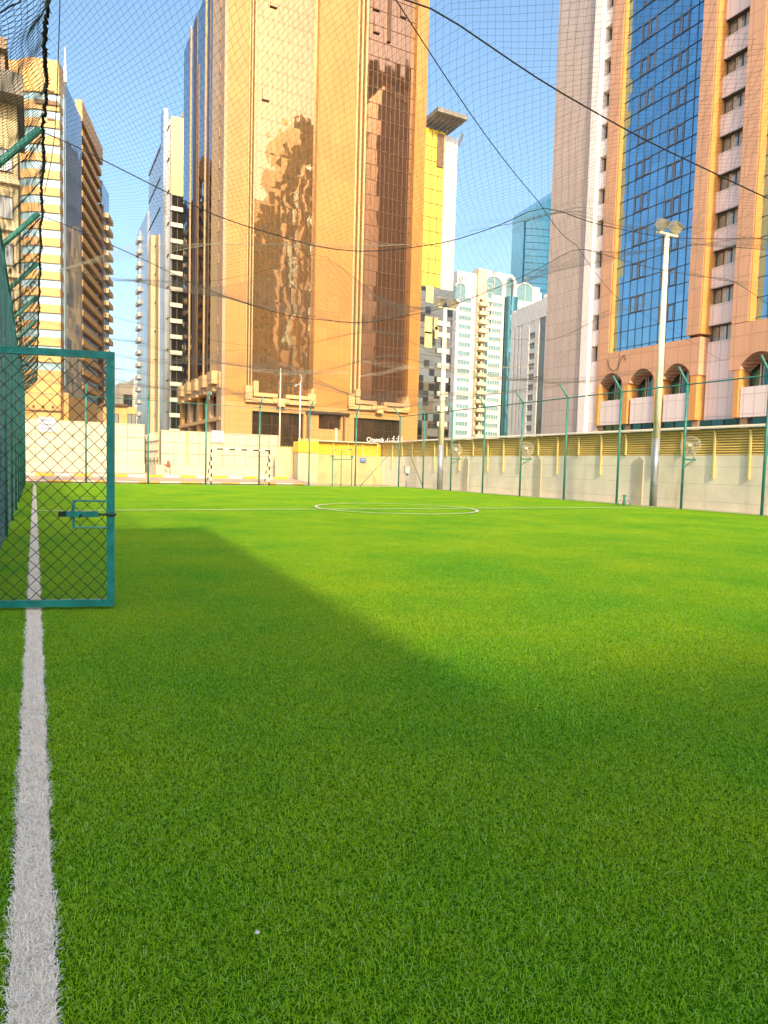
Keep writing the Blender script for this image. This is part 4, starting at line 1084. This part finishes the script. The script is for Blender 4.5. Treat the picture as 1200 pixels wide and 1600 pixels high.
# striped tower, left ----------------------------------------------
def striped_tower():
    rz = R_(-15); p = onY(104, 700, 112); F = Frame(p.x, p.y, rz)
    T = thing('striped_tower', 'orange and pale blue banded tower with a glass corner behind the gate', 'tower', (p.x, p.y, 0), rz)
    FA = Face(T, 'front'); RA = Face(T, 'right')
    x0 = F.front(-70, 300)[0]; xa = F.front(62, 300)[0]; xb = F.front(98, 300)[0]
    H = F.front(95, 106)[1]
    D = F.side(160, 400, 0)[0]
    zb = F.front(80, 600)[1]                     # podium top
    pitch = F.front(80, 300)[1]-F.front(80, 326)[1]
    b = FA.mb(); b.box(x0, -.8, -D, -.9, 0, H-2, 'tan'); b.obj('wall', T)
    ztop = F.front(80, 160)[1]
    rows = []; z = zb+.6
    while z+pitch < ztop+1: rows.append(z); z += pitch
    # curved bay front as a polyline
    def curve(d):
        pts_ = []
        xl = F.front(28, 300)[0]
        pts_ = [(x0, -d), (xl, -d)]
        for k in range(1, 9):
            t_ = k/8; pts_.append((xl+(xa-xl)*t_, -d-1.5*math.sin(math.pi*t_/2)))
        pts_.append((xb, -d-1.5))
        return pts_
    def band(name, z0, z1, d, m):
        b = MB(); c = curve(d); poly = c+[(xb, .88), (x0, .88)]
        b.prism(poly, z0, z1, m); return b.obj(name, T)
    for z in rows: band('orange_band', z, z+pitch*.5, .25, 'bandorange')
    for z in rows: band('window_strip', z+pitch*.502, z+pitch*.998, .0, 'stripglass')
    band('crown', rows[-1]+pitch+.01, H, .3, 'bandorange')
    band('podium', 0, rows[0]-.01, .4, 'bandorange')
    b = FA.mb()
    for k in range(10): x = xa+(xb-xa)*(k+.5)/10; b.box(x-.2, x+.2, 1.93, 1.98, H-6.2, H-5.6, 'browncap')
    for zc in (H-4.4, H-8.2): b.box(xa+1.5, xb-.6, 1.93, 1.97, zc, zc+.18, 'browncap'); 
    for zc in (zb-4.2, zb-6.8):
        b.box(x0+8, xb, 1.93+.12, 2.08, zc, zc+.2, 'browncap')
        for k in range(14): x = xb-1-k*1.3; b.box(x-.16, x+.16, 1.93+.12, 2.06, zc+.5, zc+.85, 'browncap')
    b.obj('frieze', T)
    xe = F.front(110, 300)[0]
    b = FA.mb(); b.box(xb+.3, 0, -1.2, .8, zb-.5, F.front(104, 153)[1], 'cornerglass'); b.obj('corner_glass', T)
    # right side
    ya = F.side(113, 400, 0)[0]; yb = F.side(128, 400, 0)[0]; yc = F.side(160, 400, 0)[0]
    b = RA.mb(); b.box(.1, yb, -.8, .05, zb-3, F.side(113, 155, 0)[1], 'navyglass'); b.obj('side_glass', T)
    b = RA.mb(); b.box(yb+.01, yc, -.88, -.4, 0, H-3, 'navyglass'); b.obj('side_glass', T)
    zt = F.side(128, 158, 0)[1]
    z = zb+.6; 
    b = RA.mb(); b.box(yb, yc, -.85, .1, zt-3, zt, 'bandorange'); b.obj('crown', T)
    b = RA.mb(); b.box(0, yc, -.7, .3, 0, zb-1.2, 'bandorange'); b.obj('podium', T)
    while z < zt-2:
        b = RA.mb(); b.box(yb+.02, yc-1.5, -.5, .16, z, z+pitch*.42, 'bandorange'); b.box(yb+.3, yc-1.9, .05, .12, z+pitch*.42, z+pitch*.46, 'browncap'); b.obj('balcony', T); z += pitch
    b = RA.mb(); b.box(yc, yc+.8, -1, .1, 0, zt-10, 'browncap'); b.obj('dark_rib', T)
    yd = F.side(172, 450, 0)[0]
    b = RA.mb(); b.box(yc+.81, yd, -9, -.2, 0, F.side(165, 290, 0)[1], 'navyglass'); b.obj('rear_wing', T)
    z = zb
    k = 0
    while z < F.side(165, 330, 0)[1]:
        b = RA.mb(); b.box(yd-3.5, yd+1.6, -2.0, .35, z, z+.9, 'tan'); b.obj('balcony', T); z += pitch; k += 1
    b = FA.mb(); xm = F.front(91, 100)[0]; b.tube([(xm, -4, H), (xm, -4, H+5.2)], .32, 'sign_white', 7, .05); b.obj('mast', T)
striped_tower()

# slender tower between --------------------------------------------
def slender_tower():
    p = onY(264.5, 700, 130); F = Frame(p.x, p.y, 0)
    T = thing('slender_tower', 'slender blue grey tower with yellow upper panels left of the gold tower', 'tower', (p.x, p.y, 0))
    FA = Face(T, 'front'); LA = Face(T, 'left')
    H = F.front(270, 181)[1]; W = 16; D = F.side(232, 400, 0)[0]; D2 = F.side(217, 500, 0)[0]
    zy = F.front(270, 304)[1]
    b = FA.mb(); b.box(.3, W, -D, -.5, 0, H-.5, 'tan'); b.box(3.2, W, -12, -2, H-.5, F.front(281, 147)[1], 'yelpanel'); b.obj('wall', T)
    b = FA.mb(); b.box(0, W, -.48, 0, zy, H, 'yelpanel'); b.obj('yellow_panels', T)
    pitch = F.front(270, 420)[1]-F.front(270, 445)[1]
    z = zy
    b = FA.mb(); b.box(0, W, -.48, -.15, 0, zy-.01, 'darkwin'); b.obj('office_glass', T)
    while z > 3:
        b = FA.mb(); b.box(-.02, W, -.14, .35, z-pitch, z-pitch*.74, 'whiteband'); b.obj('white_band', T); z -= pitch
    b = FA.mb()
    for k in range(7): b.box(1.2+k*2.2, 1.32+k*2.2, -.14, -.02, 0, zy, 'winframe')
    b.obj('mullions', T)
    # side of glass and fins
    b = LA.mb(); b.box(.02, D, -.28, .0, 0, H-.3, 'bluegrey'); b.obj('side_glass', T)
    z = H-1; b = LA.mb()
    while z > 4: b.box(1.5, D-.5, .001, .12, z-.14, z, 'winframe'); z -= pitch*2
    b.obj('shading_fins', T)
    for px, m in ((240, 'tan'), (252, 'tan'), (259, 'bluegrey')):
        yy = F.side(px, 500, 0)[0]; b = LA.mb(); b.box(yy-1.6, yy+1.6, .0, .8, 0, F.side(px, 372 if m == 'tan' else 180, 0)[1], m); b.obj('side_fin', T)
    # rear stepped wing with balconies
    Fz = F.side(228, 300, 0)[1]
    b = LA.mb(); b.box(D+.01, D2, -6, .2, 0, F.side(225, 345, 0)[1], 'bluegrey'); b.obj('rear_wing', T)
    z = 6
    while z < F.side(222, 372, 0)[1]:
        b = LA.mb(); b.box(D2-4, D2+.6, -2.5, .75, z, z+.9, 'wgrey'); b.box(D2-3.6, D2+.3, -2.4, .4, z+.91, z+pitch*.8, 'bluegrey'); b.obj('balcony', T); z += pitch
slender_tower()

# tower with the roof canopy ---------------------------------------
def canopy_tower():
    p = onY(650, 700, 150); F = Frame(p.x, 150, 0)
    T = thing('canopy_tower', 'yellow and silver glass tower with a slatted roof canopy right of the gold tower', 'tower', (p.x, 150, 0))
    FA = Face(T, 'front'); f = lambda px: F.front(px, 350)[0]
    H = F.front(690, 205)[1]; zs = F.front(690, 452)[1]; xa, xb = f(691), f(712)
    b = FA.mb(); b.box(-8, xb-.3, -18, -1, 0, H-1, 'wgrey'); b.obj('wall', T)
    b = FA.mb(); b.box(-8, xa, -.9, 0, zs, H-.2, 'yelglass'); b.obj('yellow_glass', T)  # upper glass: bright sky reflection put into the colour
    b = FA.mb(); b.box(xa+.02, xb, -2, -.25, zs-1, F.front(700, 211)[1], 'whiteglass'); b.obj('silver_glass', T)
    b = FA.mb(); b.box(-8, xa+4, -.9, -.02, 0, zs-.02, 'mixglass'); b.obj('reflection_glass', T)  # lower glass: reflected dark buildings painted as dim panes
    b = FA.mb(); b.box(xa+4.01, xb-.8, -1.6, -.3, 0, zs-1.02, 'wcon'); b.obj('white_bay', T)
    b = FA.mb(); z = 6
    for k in range(13): b.box(-8+k*2.0, -7.9+k*2.0, .001, .06, zs, H-.3, 'bronze_mull') if -8+k*2 < xa else None
    while z < H-2:
        b.box(-8, xa if z > zs else xa+3.9, .002, .07, z-.06, z+.06, 'bronze_mull'); z += 3.4
    b.obj('mullions', T)
    for (px, py, w_, h_) in ((671, 460, 2.2, 4.2), (669, 508, 2.2, 4.2), (669, 531, 2.2, 4.0), (681, 506, 1.1, 3), (682, 520, 1.1, 3)):
        x, z = F.front(px, py); b = FA.mb(); b.box(x-w_/2, x+w_/2, .0, .12, z-h_/2, z+h_/2, 'yelpanel'); b.obj('reflection_patch', T)  # yellow patches belonging to the painted reflection
    for py in (505, 523, 548, 571, 593, 615, 638, 662):
        x, z = F.front(688, py); b = FA.mb(); b.box(x-1.2, xb-1.0, -.1, .5, z-.7, z+.5, 'whiteband'); b.obj('white_band', T)
    x, z = F.front(685, 222); b = FA.mb(); b.box(x-.3, x+1.5, -.5, .3, z-6, z+2, 'bronze_mull'); b.obj('slot', T)
    # roof canopy: a tilted slab with slots, on props
    x0 = f(662); x1 = F.front(713, 180)[0]; zc = F.front(700, 198)[1]; b = FA.mb()
    b.box(x0, x1, 4.2, 5.2, zc, zc+1.0, 'conc_dark'); b.box(x0, x1, -6, -5, zc, zc+1.0, 'conc_dark')
    n = 6
    for k in range(n+1):
        xx = x0+(x1-x0-.7)*k/n; b.box(xx, xx+.7, -5, 4.2, zc+.02, zc+.98, 'conc_dark')
    b.box(x0, x1, -5, -3.6, zc+.01, zc+.9, 'conc_dark')
    b.obj('roof_canopy', T)
    b = FA.mb()
    for k in range(3): xx = f(672)+k*4.5; b.tube([(xx, -2, H-1.2), (xx+.5, -1, zc)], .3, 'conc_dark', 6)
    b.obj('canopy_prop', T)
canopy_tower()

# white apartment block with arched heads ---------------------------
def arch_block():
    Y = 205; p = onY(712, 700, Y); F = Frame(p.x, Y, 0); f = lambda px, py=560: F.front(px, py)[0]
    T = thing('apartment_block', 'tall cream white apartment block with arched top windows and teal glass bays', 'apartment block', (p.x, Y, 0))
    FA = Face(T, 'front'); H = F.front(760, 424)[1]; pitch = F.front(770, 500)[1]-F.front(770, 513.7)[1]
    base = F.front(760, 690)[1]
    def zz(py): return F.front(760, py)[1]
    b = FA.mb(); b.box(.5, f(852), -22, -3.5, 0, H-3, 'wcon'); b.obj('wall', T)
    def col(x0, x1, d, top, m):
        b = FA.mb(); b.box(x0, x1, -3.4, d, 0, top, m); b.obj('bay', T)
    col(f(712), f(742), -.6, zz(430), 'wgrey'); col(f(742)+.02, f(755), .6, zz(422), 'wcream'); col(f(755)+.02, f(785), 0, zz(422), 'wcon'); col(f(803), f(840), -.3, zz(434), 'wcon')  # grey wing and cream strip: shade and sunlight put into the concrete colours
    # arched windows with diamonds
    for (pc, pt, w_, dd) in ((721, 448, 2.1, -.6), (772, 442, 3.6, 0), (821, 452, 3.6, -.3)):
        x, z = F.front(pc, pt); b = FA.mb(); hw = w_; n = 10
        vs = [(x-hw, dd+.05, z-4.2), (x+hw, dd+.05, z-4.2)]+[(x+hw*math.cos(math.pi*k/n), dd+.05, z+hw*.62*math.sin(math.pi*k/n)) for k in range(n+1)]
        b.add(vs, [tuple(range(len(vs)))], 'tealwin')
        b.tube([(q[0], dd+.12, q[2]) for q in vs[2:]], .28, 'wgrey', 5)
        b.box(x-.08, x+.08, dd+.06, dd+.15, z-4.2, z+hw*.6, 'wcon')
        b.obj('arched_window', T)
        b = FA.mb(); zd = z+3.6 if w_ > 3 else z+2.75
        b.tube([(x-.75, dd+.1, zd), (x, dd+.1, zd+.9), (x+.75, dd+.1, zd), (x, dd+.1, zd-.9), (x-.75, dd+.1, zd)], .16, 'conc_dark', 5); b.obj('diamond_motif', T)
    # strip windows by floor
    me1 = FA.window_mesh(f(735)-f(716), pitch*.5, 4, 1, 'tealwin', 'wgrey', .1, .1); me2 = FA.window_mesh(f(781)-f(762), pitch*.5, 5, 1, 'tealwin', 'wcon', .12, .1)
    me3 = FA.window_mesh(f(829)-f(812), pitch*.5, 4, 1, 'tealwin', 'wcon', .12, .1)
    z = zz(470); k = 0
    while z > 6:
        FA.put('window', me1, f(716), -.5, z-pitch*.5); FA.put('window', me2, f(762), .08, z-pitch*.5)
        if k < 2: FA.put('window', me3, f(812), -.2, z-pitch*.5)
        # balconies on the cream strip with its painted sunlight
        b = FA.mb(); xa, xb = f(744.5), f(753.5)
        b.box(xa, xb, .602, .64, z-pitch*.45, z+.1, 'dark'); b.box(xa-.6, xb+.6, .62, 2.2, z-pitch*.8, z-pitch*.42, 'wcream'); b.box(xa+1, xa+1.6, .645, 1.4, z-pitch*.42, z-.1, 'tan')
        b.obj('balcony', T)
        z -= pitch; k += 1
    b = FA.mb(); b.box(f(757), f(761), .002, .1, 6, zz(530), 'tealdark'); b.obj('glass_slot', T)
    z = zz(447)
    me4 = FA.window_mesh(2.2, 2.2, 1, 1, 'tealwin', 'wcon', .2, .1)
    for k in range(6): FA.put('window', me4, f(757.5), .08, z-1.1-k*pitch)
    # rounded glass tower
    b = MB(); xc = (f(786)+f(803))/2; rr = (f(803)-f(786))/2; zt = zz(459)
    poly = [(xc+rr*math.cos(math.pi+math.pi*k/14), -.5+rr*.8*math.sin(math.pi+math.pi*k/14)) for k in range(15)]+[(xc+rr, 3), (xc-rr, 3)]
    b.prism(poly, 6, zt, 'tealdark'); b.obj('curved_glass', T, None)
    b = FA.mb(); n = 12; ro = rr*.95; zc = zz(437)
    ring = [(xc+ro*math.cos(math.pi*k/n), -1, zc+ro*1.3*math.sin(math.pi*k/n)) for k in range(n+1)]
    b.tube([(xc+ro, -1, zz(462))]+ring+[(xc-ro, -1, zz(462))], .75, 'wgrey', 6)
    b.obj('roof_arch', T)
    b = FA.mb(); b.box(xc-rr*.55, xc+rr*.55, -2.5, -1.6, zt, zc+ro*.9, 'tealwin'); b.obj('arched_window', T)
arch_block()

# white slab before it ----------------------------------------------
def white_slab():
    rz = R_(-8.5); p = onY(798, 700, 152); 
    # origin at the far left corner, its long face runs towards the camera
    F = Frame(p.x, p.y, rz)
    T = thing('apartment_slab', 'white apartment slab with dark slots and a column of loggias beside the pink tower', 'apartment block', (p.x, p.y, 0), rz)
    LA = Face(T, 'left'); s = lambda px: F.side(px, 560, 0)[0]
    ye = s(900); H = F.side(800, 488, 0)[1]
    b = LA.mb(); b.box(ye, 0, -14, -.4, 0, H-.4, 'wslab'); b.obj('wall', T)
    b = LA.mb(); cols = [(798, 802), (804, 808), (810, 813), (815, 826), (835, 841), (851, 900)]
    for c0, c1 in cols: b.box(s(c1), s(c0), -.39, .12, 0, H, 'wslab')
    b.box(ye, 0, -.39, .16, H-4.5, H+.02, 'wslab'); b.obj('pilaster_wall', T)
    b = LA.mb(); b.box(s(815), s(802), -.388, -.25, 0, H-4.5, 'dark'); b.obj('dark_slot', T)
    b = LA.mb(); b.box(s(851), s(841), -.388, -.1, 0, H-4.6, 'slotglass'); b.obj('glass_strip', T)
    pz = F.side(830, 520, 0)[1]-F.side(830, 536, 0)[1]; z = H-7.5
    zs = []
    while z > 5: zs.append(z); z -= pz
    b = LA.mb(); LA.strip(b, s(835), s(826), 0, H-4.51, [(q-pz*.6, q) for q in zs], -.389, .05, 'wslab')
    me = LA.window_mesh(s(826)-s(835)-.02, pz*.6, 2, 1, 'slotglass', 'wgrey', .1, .1)
    for q in zs: LA.put('window', me, s(835)+.01, -.3, q-pz*.6)
    b = LA.mb()
    for k, (px, h_) in enumerate(((838, 3.5), (846, 5), (832, 2.6))): b.box(s(px)-1, s(px)+1, -6, -3.2, H, H+h_, 'wslab'); b.box(s(px)-.7, s(px)+.7, -3.19, -3.1, H+.8, H+h_*.6, 'dark')
    b.obj('roof_hut', T)
    b = LA.mb(); yy = s(842); z = F.side(842, 590, 0)[1]; b.tube([(yy, .13, z), (yy-1.5, 4.2, z+.2)], .1, 'conc_dark', 5); b.tube([(yy-6, 1.2, z+.1), (yy+6, 1.0, z)], .12, 'conc_dark', 5); b.obj('roof_aerial', T)
white_slab()

# far blue glass tower ----------------------------------------------
def blue_tower():
    Y = 330; p = onY(801, 345, Y); F = Frame(p.x, Y, 0); W = F.front(905, 400)[0]
    T = thing('glass_tower', 'far azure glass tower with a swelling curved front and sloping top', 'tower', (p.x, Y, 0))
    zl = F.front(802, 345)[1]; zr_ = F.front(858, 308)[1]; sl = (zr_-zl)/F.front(858, 308)[0]
    b = MB(); n = 14; pts_ = []
    for k in range(n+1):
        t_ = k/n; pts_.append((W*t_, -8*math.sin(math.pi*t_) if t_ > .12 else -3*t_/.12))
    back = [(W, 25), (20, 25)]; poly = pts_+back
    z = [zl+sl*x for x, y in poly]; m_ = len(poly)
    b.add([(x, y, 0) for x, y in poly]+[(x, y, z[i]) for i, (x, y) in enumerate(poly)], [tuple(range(m_, 2*m_))]+[(i, (i+1) % m_, m_+(i+1) % m_, m_+i) for i in range(m_)], 'azure')
    b.obj('curtain_wall', T)
    b = MB(); zz = 10
    while zz < F.front(830, 352)[1]-2:
        b.tube([(W*.12+W*.6*k/10, -9.2*math.sin(math.pi*(.12+.6*k/10))-1.28, zz) for k in range(11)], .14, 'bluemull', 4, cap=False); zz += 3.9
    b.obj('floor_lines', T)
    b = MB(); b.prism([(W*.12+W*.6*k/10, -9.2*math.sin(math.pi*(.12+.6*k/10))-1.2) for k in range(11)]+[(W*.72, 0), (W*.12, 0)], 0, F.front(830, 352)[1], 'azure'); b.obj('curved_front', T)
blue_tower()

# brown apartment block behind the left fence ------------------------
def left_block():
    p = onY(40, 700, 54); F = Frame(p.x, 54, 0)
    T = thing('apartment_block', 'yellow brown apartment block half hidden by the left fence netting', 'apartment block', (p.x, 54, 0))
    FA = Face(T, 'front'); H = F.front(25, 165)[1]; x1 = F.front(29, 400)[0]; x0 = -26
    b = FA.mb(); b.box(x0, x1, -12, 0, 0, H, 'apt_yel'); b.obj('wall', T)
    b = FA.mb(); b.box(x0, F.front(37, 160)[0], -8, 1.6, H+.01, H+1.4, 'conc_dark'); b.box(x0, F.front(12, 100)[0], -7, 1.0, H+3, F.front(10, 72)[1], 'brownapt'); b.box(x0, F.front(8, 100)[0], -7, .5, H+1.41, H+2.99, 'brownapt'); b.obj('roof_slab', T)
    me = FA.window_mesh(1.1, 1.5, 2, 1, 'darkwin', 'conc_dark', .06, .08)
    z = 5
    while z < H-2:
        for k in range(5): FA.put('window', me, x1-1.4-k*2.1, .02, z)
        z += 3.1
    b = FA.mb(); z = 4.4
    while z < H-2: b.box(x0, x1+.1, .0, .35, z-.2, z+.1, 'tan'); z += 3.1
    b.obj('floor_band', T)
left_block()

# small far buildings seen in the gap --------------------------------
def low_blocks():
    Y = 190; p = onY(187, 700, Y); F = Frame(p.x, Y, 0)
    T = thing('apartment_block', 'small pale far block with thin dark slots left of the slender tower', 'apartment block', (p.x, Y, 0)); FA = Face(T, 'front')
    W = F.front(214, 620)[0]; H = F.front(195, 598)[1]; x2 = F.front(209, 620)[0]
    b = FA.mb(); b.box(0, W+4, -12, 0, 0, H, 'wcream'); b.box(x2, W+6, -12, .3, 0, F.front(212, 590)[1], 'wgrey'); b.obj('wall', T)
    b = FA.mb()
    for px in (195, 197.5, 201, 205): x = F.front(px, 620)[0]; b.box(x-.35, x+.2, .002, .1, 2, H-3, 'dark')
    b.obj('dark_slot', T)
    Y = 84; p = onY(183, 700, Y); F = Frame(p.x, Y, 0)
    T = thing('low_block', 'low flat roofed orange building just above the cream wall', 'building', (p.x, Y, 0)); FA = Face(T, 'front')
    W = F.front(213, 650)[0]; H = F.front(190, 635)[1]
    b = FA.mb(); b.box(-1.5, W, -8, 0, 0, H, 'kiosk'); b.obj('wall', T)
    b = FA.mb(); b.box(-1.6, F.front(199, 650)[0], -8, .3, H, H+.25, 'browncap'); b.obj('roof_edge', T)
    me = FA.window_mesh(F.front(187, 650)[0]+.8, 1.2, 1, 1, 'darkwin', 'winframe'); FA.put('window', me, -.9, .02, F.front(185, 663)[1])
    me = FA.window_mesh(F.front(212, 650)[0]-F.front(199, 650)[0], 1.2, 2, 1, 'darkwin', 'winframe'); FA.put('window', me, F.front(199, 650)[0], .02, F.front(205, 663)[1])
low_blocks()

# buildings behind the camera: they shade the near turf and stand in the mirrored bays
def block(x0, x1, y0, y1, H, mat, label, steps=None, rz=0):
    T = thing('apartment_block', label, 'apartment block', (x0, y1, 0), rz)
    b = MB()
    if steps:
        for (a, c, h_) in steps: b.box(a-x0, c-x0, y0-y1, 0, 0, h_, mat)
    else: b.box(0, x1-x0, y0-y1, 0, 0, H, mat)
    b.obj('wall', T)
    b = MB()
    for (a, c, h_) in (steps or [(x0, x1, H)]):
        z = 3
        while z < h_-2.5:
            x = a-x0+1
            while x < c-x0-1.8: b.box(x, x+1.5, .002, .08, z, z+1.5, 'darkwin'); x += 2.6
            b.box(a-x0, c-x0, .001, .4, z-.7, z-.35, 'whiteband'); z += 3.3
    b.obj('window_rows', T)
SLOPE = math.tan(SUN_EL); KL = math.hypot(1, SUN_DX)
block(-30, -2.25, -36, -10, 24.7*SLOPE*KL, 'brownapt', 'brown apartment block behind the photographer that shades the left half of the turf', None, R_(-3.5))
block(-36, 22, -74, -60, 63.05*SLOPE*KL, 'apt_yel', 'lower yellowish block behind the photographer that shades the near turf')
block(52, 72, -45, -25, 108, 'bandorange', 'stepped tower mirrored in the left bay of the gold tower', [(50, 55, 63), (55, 58, 71), (58, 61.5, 78), (61.5, 65, 88), (65, 74, 98)])
block(84, 110, -45, -25, 120, 'brownapt', 'flat topped brown tower mirrored in the right bay of the gold tower')

fix_normals()
